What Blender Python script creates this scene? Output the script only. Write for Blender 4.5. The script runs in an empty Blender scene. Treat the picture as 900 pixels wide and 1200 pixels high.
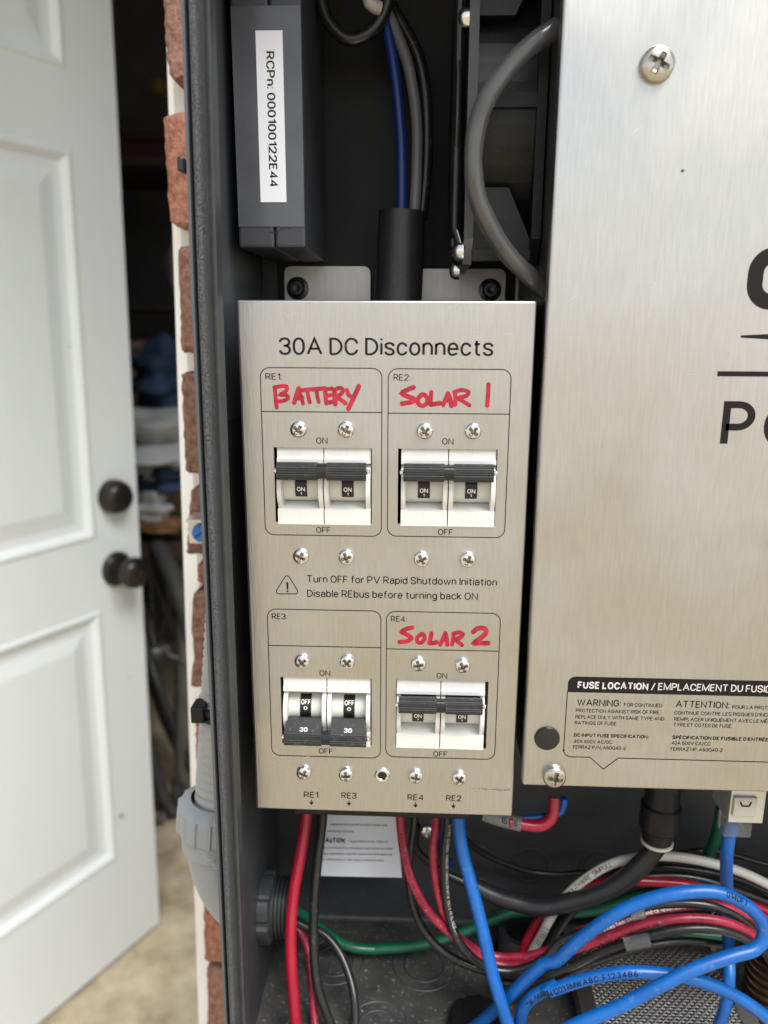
import bpy, bmesh, math, random
from mathutils import Vector, Matrix
random.seed(7)
S = 0.001                                   # all builders below work in millimetres
scene = bpy.context.scene
COL = scene.collection
rad = math.radians

# ---------------------------------------------------------------- camera
cd = bpy.data.cameras.new('camera'); cam = bpy.data.objects.new('camera', cd); COL.objects.link(cam)
cd.sensor_fit = 'VERTICAL'; cd.sensor_height = 36.0; cd.sensor_width = 27.0; cd.lens = 27.03
cd.clip_start = 0.005; cd.clip_end = 300.0
_r = [[0.9990595, -0.0142286, 0.0409587], [0.0431454, 0.2323986, -0.9716632], [0.0043066, 0.9725166, 0.2327939]]
cam.matrix_world = Matrix.Translation(Vector((11.66,-282.69,-9.53)) * S) @ Matrix(_r).to_4x4()
cd.dof.use_dof = True; cd.dof.focus_distance = 0.300; cd.dof.aperture_fstop = 9.5
scene.camera = cam

# ---------------------------------------------------------------- daylight (bright overcast)
SUN_EL, SUN_AZ = rad(55), rad(146)
w = bpy.data.worlds.new('World'); scene.world = w; w.use_nodes = True
nt = w.node_tree; nt.nodes.clear()
sky = nt.nodes.new('ShaderNodeTexSky'); sky.sky_type = 'NISHITA'; sky.sun_disc = False
sky.sun_elevation = SUN_EL; sky.sun_rotation = SUN_AZ; sky.air_density = 1.2; sky.dust_density = 0.6; sky.ozone_density = 1.0
hs = nt.nodes.new('ShaderNodeHueSaturation'); hs.inputs['Saturation'].default_value = 0.22
bg = nt.nodes.new('ShaderNodeBackground'); bg.inputs['Strength'].default_value = 0.07
wo = nt.nodes.new('ShaderNodeOutputWorld')
nt.links.new(sky.outputs[0], hs.inputs['Color']); nt.links.new(hs.outputs[0], bg.inputs['Color']); nt.links.new(bg.outputs[0], wo.inputs['Surface'])
sd = bpy.data.lights.new('sun', 'SUN'); sd.energy = 1.5; sd.angle = rad(32); sd.color = (1.0, 0.985, 0.955)
so = bpy.data.objects.new('sun', sd); COL.objects.link(so)
_d = Vector((math.sin(SUN_AZ) * math.cos(SUN_EL), math.cos(SUN_AZ) * math.cos(SUN_EL), math.sin(SUN_EL)))
so.rotation_euler = (-_d).to_track_quat('-Z', 'Y').to_euler(); so.location = _d * 5
vs = scene.view_settings; vs.view_transform = 'Standard'; vs.look = 'None'; vs.exposure = 1.42; vs.gamma = 1.0; vs.use_curve_mapping = False
scene.render.engine = 'CYCLES'; scene.cycles.max_bounces = 8; scene.cycles.transparent_max_bounces = 8
scene.cycles.caustics_reflective = False; scene.cycles.caustics_refractive = False

# ---------------------------------------------------------------- materials
MATS = {}
def mat(name, color, rough=0.5, metal=0.0, var=0.0, scale=40.0, bump=0.0, bscale=None, stretch=(1, 1, 1), spec=0.5, trans=0.0,
        rvar=0.0, col2=None, aniso=0.0, coat=0.0, dust=0.0, alpha=1.0):
    if name in MATS: return MATS[name]
    m = bpy.data.materials.new(name); m.use_nodes = True; t = m.node_tree; N = t.nodes; L = t.links
    b = N['Principled BSDF']
    b.inputs['Base Color'].default_value = (*color, 1); b.inputs['Roughness'].default_value = rough
    b.inputs['Metallic'].default_value = metal; b.inputs['Specular IOR Level'].default_value = spec
    b.inputs['Transmission Weight'].default_value = trans; b.inputs['Coat Weight'].default_value = coat
    b.inputs['Alpha'].default_value = alpha
    tc = N.new('ShaderNodeTexCoord'); mp = N.new('ShaderNodeMapping'); mp.inputs['Scale'].default_value = stretch
    L.new(tc.outputs['Object'], mp.inputs['Vector'])
    if var or rvar or col2 or dust:
        n = N.new('ShaderNodeTexNoise'); n.inputs['Scale'].default_value = scale; n.inputs['Detail'].default_value = 6; n.inputs['Roughness'].default_value = 0.62
        L.new(mp.outputs[0], n.inputs['Vector'])
        cur = None
        if var or col2:
            r = N.new('ShaderNodeValToRGB')
            c2 = col2 or tuple(min(1, c * (1 + var)) for c in color); c1 = color if col2 else tuple(c * (1 - var) for c in color)
            r.color_ramp.elements[0].position = 0.34; r.color_ramp.elements[1].position = 0.66
            r.color_ramp.elements[0].color = (*c1, 1); r.color_ramp.elements[1].color = (*c2, 1)
            L.new(n.outputs['Fac'], r.inputs['Fac']); cur = r.outputs[0]
            L.new(cur, b.inputs['Base Color'])
        if dust:
            n2 = N.new('ShaderNodeTexNoise'); n2.inputs['Scale'].default_value = 420; n2.inputs['Detail'].default_value = 3
            L.new(tc.outputs['Object'], n2.inputs['Vector'])
            r2 = N.new('ShaderNodeMapRange'); r2.inputs['From Min'].default_value = 0.60; r2.inputs['From Max'].default_value = 0.78
            r2.inputs['To Max'].default_value = dust
            L.new(n2.outputs['Fac'], r2.inputs['Value'])
            mx = N.new('ShaderNodeMixRGB'); mx.inputs['Color1'].default_value = (*color, 1); mx.inputs['Color2'].default_value = (0.42, 0.40, 0.37, 1)
            if cur: L.new(cur, mx.inputs['Color1'])
            L.new(r2.outputs[0], mx.inputs['Fac']); L.new(mx.outputs[0], b.inputs['Base Color'])
        if rvar:
            n3 = N.new('ShaderNodeTexNoise'); n3.inputs['Scale'].default_value = 22; n3.inputs['Detail'].default_value = 5
            L.new(tc.outputs['Object'], n3.inputs['Vector'])
            r3 = N.new('ShaderNodeMapRange'); r3.inputs['From Min'].default_value = 0.3; r3.inputs['From Max'].default_value = 0.7
            r3.inputs['To Min'].default_value = max(0.03, rough - rvar); r3.inputs['To Max'].default_value = min(1, rough + rvar)
            L.new(n3.outputs['Fac'], r3.inputs['Value']); L.new(r3.outputs[0], b.inputs['Roughness'])
    if bump:
        nb = N.new('ShaderNodeTexNoise'); nb.inputs['Scale'].default_value = bscale or scale; nb.inputs['Detail'].default_value = 4
        L.new(mp.outputs[0], nb.inputs['Vector'])
        bp = N.new('ShaderNodeBump'); bp.inputs['Strength'].default_value = bump; bp.inputs['Distance'].default_value = 0.001
        L.new(nb.outputs['Fac'], bp.inputs['Height']); L.new(bp.outputs[0], b.inputs['Normal'])
    if aniso:
        b.inputs['Anisotropic'].default_value = aniso
        tg = N.new('ShaderNodeTangent'); tg.direction_type = 'RADIAL'; tg.axis = 'Z'
        L.new(tg.outputs[0], b.inputs['Tangent'])
    MATS[name] = m
    return m

STEEL = mat('brushed_steel', (0.50, 0.495, 0.478), 0.36, 1.0, var=0.05, scale=1300, stretch=(1, 1, 0.07), bump=0.06, bscale=1500, rvar=0.15)
STEEL_T = mat('dull_steel', (0.42, 0.41, 0.40), 0.42, 1.0, var=0.06, scale=700, stretch=(1, 1, 0.05), rvar=0.08)
CHROME = mat('zinc_screw', (0.78, 0.77, 0.74), 0.16, 1.0, rvar=0.06)
SCREWSLOT_SHADE = mat('painted_shade_screw_recess', (0.30, 0.28, 0.25), 0.4, 0.9)
COVERSCREW = mat('stainless_cover_screw', (0.50, 0.47, 0.43), 0.24, 1.0, rvar=0.08)
DARKMET = mat('dark_recess', (0.10, 0.09, 0.08), 0.5, 0.6)
IVORY = mat('ivory_plastic', (0.71, 0.71, 0.68), 0.38, var=0.02, scale=60)
IVORY2 = mat('ivory_drum', (0.64, 0.64, 0.59), 0.42)
BLKPL = mat('black_handle_plastic', (0.022, 0.022, 0.024), 0.5, var=0.2, scale=300, dust=0.25)
FLAG = mat('black_flag', (0.008, 0.008, 0.008), 0.45)
INK = mat('black_ink', (0.008, 0.0075, 0.0075), 0.6, spec=0.25)
WHITEINK = mat('white_ink', (0.82, 0.82, 0.80), 0.5)
CREAMINK = mat('knockout_print', (0.62, 0.60, 0.56), 0.45)
MARKER = mat('red_marker', (0.52, 0.016, 0.05), 0.32, scale=380, col2=(0.22, 0.002, 0.014), rvar=0.1, stretch=(1, 1, 0.5))
SHADE_SHEET = mat('painted_shade_black', (0.004, 0.004, 0.0045), 0.5, var=0.2, scale=60, bump=0.15, bscale=2400, spec=0.3)
POWDER = mat('black_powder_coat', (0.040, 0.042, 0.046), 0.46, var=0.15, scale=60, bump=0.18, bscale=2600, rvar=0.08, dust=0.10)
POWDER_F = mat('dusty_powder_coat', (0.026, 0.027, 0.028), 0.5, scale=35, col2=(0.07, 0.068, 0.064), bump=0.2, bscale=2200, dust=0.55)
GREYEDGE = mat('grey_sheet_edge', (0.10, 0.107, 0.12), 0.4, 0.3)
RUBBER = mat('rubber_gasket', (0.016, 0.017, 0.019), 0.45, scale=1500, col2=(0.13, 0.135, 0.145), bump=1.0, bscale=2000)
BLACKGLOSS = mat('black_gloss_plastic', (0.012, 0.012, 0.013), 0.22)
BLACKMATT = mat('black_matt_plastic', (0.007, 0.007, 0.008), 0.42, var=0.2, scale=90, dust=0.03, spec=0.35)
FANGREY = mat('fan_frame_plastic', (0.035, 0.036, 0.038), 0.4, var=0.1, scale=90, dust=0.05)
GREYPL = mat('charcoal_grey_plastic', (0.036, 0.038, 0.044), 0.42, var=0.05, scale=80)
TAPE = mat('clear_tape', (0.075, 0.078, 0.088), 0.2, var=0.12, scale=40, bump=0.25, bscale=45)
PAPER = mat('paper_label', (0.72, 0.74, 0.79), 0.6, var=0.02, scale=70)
TUBE = mat('clear_silicone_trim', (0.24, 0.243, 0.246), 0.16, trans=0.75, var=0.3, scale=60, bump=0.5, bscale=120, stretch=(1, 1, 0.3))
W_BLUE = mat('blue_jacket', (0.002, 0.10, 0.38), 0.36, var=0.14, scale=60, rvar=0.08, dust=0.16)
W_NAVY = mat('navy_jacket', (0.006, 0.022, 0.15), 0.36, var=0.1, scale=60)
W_RED = mat('red_jacket', (0.33, 0.007, 0.026), 0.3, var=0.10, scale=50, rvar=0.08, dust=0.05)
W_PINK = mat('worn_red_jacket', (0.27, 0.014, 0.038), 0.38, var=0.3, scale=130, rvar=0.1, dust=0.3)
W_GREEN = mat('green_jacket', (0.006, 0.10, 0.05), 0.32, var=0.1, scale=50, rvar=0.06, dust=0.06)
W_BLACK = mat('black_jacket', (0.014, 0.014, 0.015), 0.3, var=0.2, scale=70, rvar=0.1, dust=0.1)
W_WHITE = mat('white_jacket', (0.46, 0.45, 0.41), 0.36, var=0.04, scale=70)
W_GREY = mat('grey_jacket', (0.13, 0.13, 0.13), 0.4, var=0.06, scale=70)
SHRINK = mat('heat_shrink', (0.016, 0.016, 0.018), 0.42, var=0.2, scale=40, dust=0.05)
CONDUIT = mat('grey_conduit_pvc', (0.30, 0.32, 0.345), 0.42, var=0.05, scale=60)
CONDUIT2 = mat('liquid_tight_conduit', (0.32, 0.325, 0.33), 0.4, var=0.06, scale=60)
LOCKNUT = mat('locknut_grey', (0.034, 0.036, 0.039), 0.42, var=0.2, scale=120, rvar=0.1)
BRICK = mat('red_brick', (0.20, 0.078, 0.048), 0.85, scale=300, col2=(0.42, 0.19, 0.12), bump=0.8, bscale=700)
BRICK2 = mat('brown_brick', (0.14, 0.068, 0.047), 0.85, scale=300, col2=(0.33, 0.175, 0.125), bump=0.8, bscale=700)
MORTAR = mat('painted_mortar', (0.88, 0.875, 0.85), 0.7, var=0.05, scale=90, bump=0.5, bscale=260)
TRIM = mat('white_trim_paint', (0.91, 0.91, 0.89), 0.5, var=0.02, scale=30, bump=0.15, bscale=120)
DOORW = mat('white_door_paint', (0.76, 0.80, 0.805), 0.42, var=0.025, scale=5, rvar=0.08, bump=0.12, bscale=60, stretch=(1, 1, 0.12))
KNOB = mat('oil_rubbed_bronze', (0.035, 0.032, 0.03), 0.32, 0.6, rvar=0.06)
CONCRETE = mat('concrete', (0.37, 0.30, 0.195), 0.85, scale=14, col2=(0.64, 0.55, 0.39), bump=0.35, bscale=90, dust=0.2)
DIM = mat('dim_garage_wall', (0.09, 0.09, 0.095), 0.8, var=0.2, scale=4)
TIN = mat('galvanised_clip', (0.62, 0.62, 0.58), 0.35, 0.7, var=0.06, scale=90)
BLUECAP = mat('blue_nylon_screw', (0.02, 0.16, 0.52), 0.35, var=0.05)
BRONZE = mat('bronze_fitting', (0.07, 0.04, 0.02), 0.35, 0.5, var=0.25, scale=120)
WIRE = mat('woven_wire', (0.55, 0.53, 0.50), 0.3, 1.0, var=0.1, scale=300)
CLEAR = mat('clear_plug_plastic', (0.7, 0.73, 0.74), 0.12, trans=0.8, alpha=0.45)

# ---------------------------------------------------------------- mesh helpers (mm)
class MB:
    def __init__(s): s.v = []; s.f = []; s.sm = []
    def add(s, vs, fs, smooth=False):
        k = len(s.v); s.v += [tuple(v) for v in vs]; s.f += [tuple(i + k for i in f) for f in fs]; s.sm += [smooth] * len(fs); return s
    def box(s, x0, x1, y0, y1, z0, z1, bev=0.0, seg=2):
        if not bev:
            return s.add([(x, y, z) for x in (x0, x1) for y in (y0, y1) for z in (z0, z1)],
                         [(0, 1, 3, 2), (4, 6, 7, 5), (0, 4, 5, 1), (2, 3, 7, 6), (0, 2, 6, 4), (1, 5, 7, 3)])
        bm = bmesh.new(); bmesh.ops.create_cube(bm, size=1)
        for v in bm.verts: v.co = ((x0 + x1) / 2 + v.co.x * (x1 - x0), (y0 + y1) / 2 + v.co.y * (y1 - y0), (z0 + z1) / 2 + v.co.z * (z1 - z0))
        bmesh.ops.bevel(bm, geom=bm.edges[:], offset=bev, segments=seg, affect='EDGES', profile=0.5)
        return s.bm(bm, False)
    def bm(s, bm, smooth=False):
        bm.verts.index_update(); s.add([v.co[:] for v in bm.verts], [[v.index for v in f.verts] for f in bm.faces], smooth); bm.free(); return s
    def prism(s, poly, axis, a, b, smooth=False):
        """poly: 2-D points; axis 'x': (y,z) extruded in x; 'y': (x,z); 'z': (x,y)"""
        def p3(p, t): return {'x': (t, p[0], p[1]), 'y': (p[0], t, p[1]), 'z': (p[0], p[1], t)}[axis]
        n = len(poly)
        s.add([p3(p, a) for p in poly] + [p3(p, b) for p in poly], [(i, (i + 1) % n, n + (i + 1) % n, n + i) for i in range(n)], smooth)
        s.add([p3(p, a) for p in poly], [tuple(range(n))]); s.add([p3(p, b) for p in poly], [tuple(reversed(range(n)))])
        return s
    def lathe(s, prof, origin, axis, seg=32, smooth=True, fn=None):
        """prof: list of (r, h) along axis from origin"""
        A = Vector(axis).normalized(); U = A.orthogonal().normalized(); W = A.cross(U); O = Vector(origin)
        vs = []
        for r, h in prof:
            for k in range(seg):
                a = 2 * math.pi * k / seg; rr = fn(r, h, a) if fn else r
                vs.append(O + A * h + U * (rr * math.cos(a)) + W * (rr * math.sin(a)))
        fs = [(i * seg + k, i * seg + (k + 1) % seg, (i + 1) * seg + (k + 1) % seg, (i + 1) * seg + k) for i in range(len(prof) - 1) for k in range(seg)]
        s.add(vs, fs, smooth)
        return s
    def tube(s, pts, r, seg=14, cap=True, r2=None, squash=None, step=2.5, wob=0.0):
        C = spline(pts, step); n = len(C); T = [(C[min(i + 1, n - 1)] - C[max(i - 1, 0)]).normalized() for i in range(n)]
        N = T[0].orthogonal().normalized(); vs = []; tot = max(1, n - 1)
        for i in range(n):
            N = (N - T[i] * N.dot(T[i])).normalized(); B = T[i].cross(N)
            rr = r if r2 is None else r + (r2 - r) * i / tot
            if wob: rr *= 1 + wob * math.sin(i * 0.9) * math.sin(i * 0.37 + 1)
            for k in range(seg):
                a = 2 * math.pi * k / seg; o = N * (rr * math.cos(a)) + B * (rr * math.sin(a))
                if squash: o = Vector((o.x, o.y * squash, o.z))
                vs.append(C[i] + o)
        fs = [(i * seg + k, i * seg + (k + 1) % seg, (i + 1) * seg + (k + 1) % seg, (i + 1) * seg + k) for i in range(n - 1) for k in range(seg)]
        s.add(vs, fs, True)
        if cap:
            s.add(vs[:seg], [tuple(reversed(range(seg)))]); s.add(vs[-seg:], [tuple(range(seg))])
        return s
    def build(s, name, m, parent=None, loc=None):
        """vertices are in the frame of the parent (or, with loc, in world mm: then moved so that loc is the origin)"""
        o0 = Vector(loc) if loc else Vector((0, 0, 0))
        if parent is not None and parent.get('_org') is not None: o0 = Vector(parent['_org'])
        me = bpy.data.meshes.new(name); me.from_pydata([tuple((Vector(v) - o0) * S) for v in s.v], [], s.f); me.update()
        me.polygons.foreach_set('use_smooth', s.sm)
        if any(s.sm): me.set_sharp_from_angle(angle=rad(38))
        o = bpy.data.objects.new(name, me); COL.objects.link(o)
        me.materials.append(m)
        if parent is not None: o.parent = parent
        if parent is None and loc is not None: o.location = o0 * S
        if parent is not None and parent.get('_org') is not None: o['_org'] = parent['_org']
        if parent is None: o['_org'] = list(o0)
        return o

def spline(pts, step=2.5):
    P = [Vector(p) for p in pts]
    if len(P) == 2: return [P[0].lerp(P[1], i / 8) for i in range(9)]
    P = [P[0] * 2 - P[1]] + P + [P[-1] * 2 - P[-2]]; out = []
    for i in range(1, len(P) - 2):
        a, b, c, d = P[i - 1:i + 3]; n = max(2, int((c - b).length / step))
        for k in range(n):
            t = k / n
            out.append(0.5 * ((2 * b) + (c - a) * t + (2 * a - 5 * b + 4 * c - d) * t * t + (3 * b - a - 3 * c + d) * t ** 3))
    out.append(P[-2]); return out

def tag(o, label, cat, group=None):
    o['label'] = label; o['category'] = cat
    if group: o['group'] = group
    return o
def struct(o): o['kind'] = 'structure'; return o
def thing(name, label, cat, loc, group=None):
    o = bpy.data.objects.new(name, None); COL.objects.link(o); o.empty_display_size = 0.01
    o.location = Vector(loc) * S; o['_org'] = list(loc)
    return tag(o, label, cat, group)
def local_thing(name, label, cat, group=None):
    o = thing(name, label, cat, (0, 0, 0), group); return o
def copy_tree(src, parent=None):
    c = src.copy(); COL.objects.link(c); c.parent = parent
    for ch in src.children: copy_tree(ch, c)
    return c
def arc(cx, cy, r, a0, a1, n): return [(cx + r * math.cos(rad(a0 + (a1 - a0) * i / n)), cy + r * math.sin(rad(a0 + (a1 - a0) * i / n))) for i in range(n + 1)]

# print: a monoline grotesque drawn with strokes (unit: cap height 1), built as flat ribbons
def rounded(pts, r, closed=False):
    V = [Vector(p) for p in pts]; n = len(V); out = []
    for i in range(n):
        if not closed and i in (0, n - 1): out.append(V[i]); continue
        p, a, b = V[i], V[i - 1], V[(i + 1) % n]; da, db = (a - p), (b - p)
        ka = 1.0 if (not closed and i == 1) else 0.5; kb = 1.0 if (not closed and i == n - 2) else 0.5
        if r < 1e-4: out.append(p); continue
        ra = r * (1.35 if abs(da.y) > abs(da.x) else 1.0); rb = r * (1.35 if abs(db.y) > abs(db.x) else 1.0)
        p0, p1 = p + da.normalized() * min(ra, da.length * ka * 0.98), p + db.normalized() * min(rb, db.length * kb * 0.98)
        for k in range(7):
            u = k / 6; c = 0.5523
            q0, q1 = p0.lerp(p, c), p1.lerp(p, c)
            out.append(p0 * (1 - u) ** 3 + q0 * 3 * u * (1 - u) ** 2 + q1 * 3 * u * u * (1 - u) + p1 * u ** 3)
    return out
def G(w, *st): return (w, st)
X = 0.73
bowl = lambda w: ([(0, 0), (w, 0), (w, X), (0, X)], 0.34, True)
FONT = {
 'A': G(.72, ([(0, 0), (.36, 1), (.72, 0)], 0), ([(.13, .35), (.59, .35)], 0)), 'B': G(.54, ([(0, 0), (0, 1), (.5, 1), (.5, .53), (0, .53)], .24), ([(0, .53), (.54, .53), (.54, 0), (0, 0)], .26)),
 'C': G(.60, ([(.6, .7), (.6, 1), (0, 1), (0, 0), (.6, 0), (.6, .3)], .32)), 'D': G(.58, ([(0, 0), (0, 1), (.58, 1), (.58, 0)], .38, 'D')), 'E': G(.48, ([(.48, 1), (0, 1), (0, 0), (.48, 0)], 0), ([(0, .53), (.42, .53)], 0)),
 'F': G(.46, ([(.46, 1), (0, 1), (0, 0)], 0), ([(0, .5), (.4, .5)], 0)), 'G': G(.62, ([(.6, .72), (.6, 1), (0, 1), (0, 0), (.62, 0), (.62, .48), (.34, .48)], .3, 'G')), 'H': G(.6, ([(0, 0), (0, 1)], 0), ([(.6, 0), (.6, 1)], 0), ([(0, .52), (.6, .52)], 0)),
 'I': G(0, ([(0, 0), (0, 1)], 0)), 'J': G(.44, ([(.44, 1), (.44, 0), (0, 0), (0, .28)], .24)), 'K': G(.58, ([(0, 0), (0, 1)], 0), ([(.56, 1), (0, .36)], 0), ([(.2, .58), (.58, 0)], 0)), 'L': G(.46, ([(0, 1), (0, 0), (.46, 0)], 0)),
 'M': G(.8, ([(0, 0), (0, 1), (.4, .06), (.8, 1), (.8, 0)], 0)), 'N': G(.62, ([(0, 0), (0, 1), (.62, 0), (.62, 1)], 0)), 'O': G(.64, ([(0, 0), (.64, 0), (.64, 1), (0, 1)], .36, True)), 'P': G(.54, ([(0, 0), (0, 1), (.54, 1), (.54, .43), (0, .43)], .29, 'P')),
 'Q': G(.64, ([(0, 0), (.64, 0), (.64, 1), (0, 1)], .36, True), ([(.42, .14), (.68, -.12)], 0)), 'R': G(.56, ([(0, 0), (0, 1), (.54, 1), (.54, .46), (0, .46)], .28, 'P'), ([(.28, .46), (.56, 0)], 0)),
 'S': G(.56, ([(.56, .72), (.56, 1), (0, 1), (0, .56), (.56, .46), (.56, 0), (0, 0), (0, .28)], .27)), 'T': G(.62, ([(0, 1), (.62, 1)], 0), ([(.31, 0), (.31, 1)], 0)), 'U': G(.58, ([(0, 1), (0, 0), (.58, 0), (.58, 1)], .3)), 'V': G(.7, ([(0, 1), (.35, 0), (.7, 1)], 0)),
 'W': G(1.0, ([(0, 1), (.26, 0), (.5, .96), (.74, 0), (1, 1)], 0)), 'X': G(.64, ([(0, 0), (.64, 1)], 0), ([(0, 1), (.64, 0)], 0)), 'Y': G(.66, ([(0, 1), (.33, .44), (.66, 1)], 0), ([(.33, .44), (.33, 0)], 0)), 'Z': G(.58, ([(0, 1), (.58, 1), (0, 0), (.58, 0)], 0)),
 'a': G(.44, ([(.03, .52), (.03, X), (.44, X), (.44, 0)], .22), ([(.44, .42), (0, .42), (0, 0), (.3, 0), (.44, .14)], .2)), 'b': G(.46, ([(0, 0), (0, 1.04)], 0), bowl(.46)), 'c': G(.44, ([(.44, .52), (.44, X), (0, X), (0, 0), (.44, 0), (.44, .21)], .26)), 'd': G(.46, ([(.46, 0), (.46, 1.04)], 0), bowl(.46)),
 'e': G(.46, ([(.02, .38), (.46, .38), (.46, X), (0, X), (0, 0), (.34, 0), (.45, .12)], .24, 'e')), 'f': G(.3, ([(.12, 0), (.12, 1.04), (.32, 1.02)], .17), ([(0, X - .03), (.3, X - .03)], 0)), 'g': G(.46, bowl(.46), ([(.46, X), (.46, -.28), (.03, -.28), (.03, -.18)], .22)), 'h': G(.44, ([(0, 0), (0, 1.04)], 0), ([(0, .5), (0, X), (.44, X), (.44, 0)], .22)),
 'i': G(0, ([(0, 0), (0, X)], 0), ([(0, .92), (0, 1.03)], 0)), 'k': G(.42, ([(0, 0), (0, 1.04)], 0), ([(.4, X), (0, .28)], 0), ([(.15, .43), (.42, 0)], 0)), 'l': G(0, ([(0, 0), (0, 1.04)], 0)), 'm': G(.8, ([(0, 0), (0, X)], 0), ([(0, .5), (0, X), (.4, X), (.4, 0)], .2), ([(.4, .5), (.4, X), (.8, X), (.8, 0)], .2)),
 'n': G(.44, ([(0, 0), (0, X)], 0), ([(0, .5), (0, X), (.44, X), (.44, 0)], .22)), 'o': G(.48, bowl(.48)), 'p': G(.46, ([(0, -.28), (0, X)], 0), bowl(.46)), 'q': G(.46, ([(.46, -.28), (.46, X)], 0), bowl(.46)), 'r': G(.26, ([(0, 0), (0, X)], 0), ([(0, .45), (0, X), (.27, X)], .26)),
 's': G(.42, ([(.42, .54), (.42, X), (0, X), (0, .42), (.42, .33), (.42, 0), (0, 0), (0, .19)], .19)), 't': G(.3, ([(.12, .92), (.12, 0), (.32, .01)], .15), ([(0, X - .03), (.3, X - .03)], 0)), 'u': G(.44, ([(0, X), (0, 0), (.44, 0), (.44, .25)], .22), ([(.44, 0), (.44, X)], 0)), 'v': G(.46, ([(0, X), (.23, 0), (.46, X)], 0)),
 'w': G(.76, ([(0, X), (.2, 0), (.38, .7), (.56, 0), (.76, X)], 0)), 'x': G(.46, ([(0, 0), (.46, X)], 0), ([(0, X), (.46, 0)], 0)), 'y': G(.46, ([(0, X), (.24, .04)], 0), ([(.46, X), (.18, -.26), (.02, -.27)], .08)), 'z': G(.42, ([(0, X), (.42, X), (0, 0), (.42, 0)], 0)),
 '0': G(.52, ([(0, 0), (.52, 0), (.52, 1), (0, 1)], .3, True)), '1': G(.26, ([(0, .8), (.26, 1), (.26, 0)], 0)), '2': G(.54, ([(.01, .7), (.01, 1), (.52, 1), (.52, .58), (0, 0), (.54, 0)], .27, '2')), '3': G(.52, ([(.0, .76), (0, 1), (.5, 1), (.5, .53), (.2, .53)], .25), ([(.2, .53), (.52, .53), (.52, 0), (0, 0), (0, .24)], .25)),
 '4': G(.54, ([(.56, .28), (0, .28), (.41, 1), (.41, 0)], 0)), '5': G(.52, ([(.48, 1), (.07, 1), (.03, .5), (.06, .6), (.52, .62), (.52, 0), (0, 0), (0, .22)], .22, '5')), '6': G(.52, ([(.44, 1), (.0, .92), (0, 0), (.52, 0), (.52, .6), (0, .6)], .27)), '8': G(.52, ([(0, 0), (.52, 0), (.52, .53), (0, .53)], .26, True), ([(.03, .53), (.49, .53), (.49, 1), (.03, 1)], .23, True)),
 '7': G(.54, ([(0, 1), (.54, 1), (.18, 0)], 0)), '9': G(.52, ([(.08, 0), (.52, .08), (.52, 1), (0, 1), (0, .4), (.52, .4)], .27)),
 ':': G(0, ([(0, 0), (0, .12)], 0), ([(0, .6), (0, .72)], 0)), '.': G(0, ([(0, 0), (0, .12)], 0)), ',': G(.05, ([(.06, .1), (0, -.16)], 0)), '/': G(.4, ([(0, -.1), (.4, 1.02)], 0)), '-': G(.28, ([(0, .38), (.28, .38)], 0)), "'": G(0, ([(0, .75), (0, 1.03)], 0)), '(': G(.2, ([(.2, 1.1), (0, .8), (0, .1), (.2, -.2)], .3)), ')': G(.2, ([(0, 1.1), (.2, .8), (.2, .1), (0, -.2)], .3)),
 '=': G(.4, ([(0, .3), (.4, .3)], 0), ([(0, .56), (.4, .56)], 0)),
}
FONT['É'] = G(.48, *FONT['E'][1], ([(.2, 1.14), (.34, 1.32)], 0)); FONT['Ê'] = G(.48, *FONT['E'][1], ([(.08, 1.14), (.24, 1.3), (.4, 1.14)], 0))
def ribbon(V, wd, closed):
    n = len(V); V = [v for i, v in enumerate(V) if i == 0 or (v - V[i - 1]).length > 1e-5]
    if closed and (V[0] - V[-1]).length < 1e-5: V = V[:-1]
    n = len(V); L_, R_ = [], []
    for i in range(n):
        a = (V[i] - V[i - 1]) if (i or closed) else (V[1] - V[0]); b = (V[(i + 1) % n] - V[i]) if (i < n - 1 or closed) else a
        a = a.normalized(); b = b.normalized(); na, nb = Vector((-a.y, a.x)), Vector((-b.y, b.x)); m_ = na + nb
        m_ = m_.normalized() if m_.length > 1e-3 else na; k = wd / 2 / max(0.42, m_.dot(na)); L_.append(V[i] + m_ * k); R_.append(V[i] - m_ * k)
    m = n if closed else n - 1
    return [(p.x, p.y) for p in L_ + R_], [(i, (i + 1) % n, n + (i + 1) % n, n + i) for i in range(m)]
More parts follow.
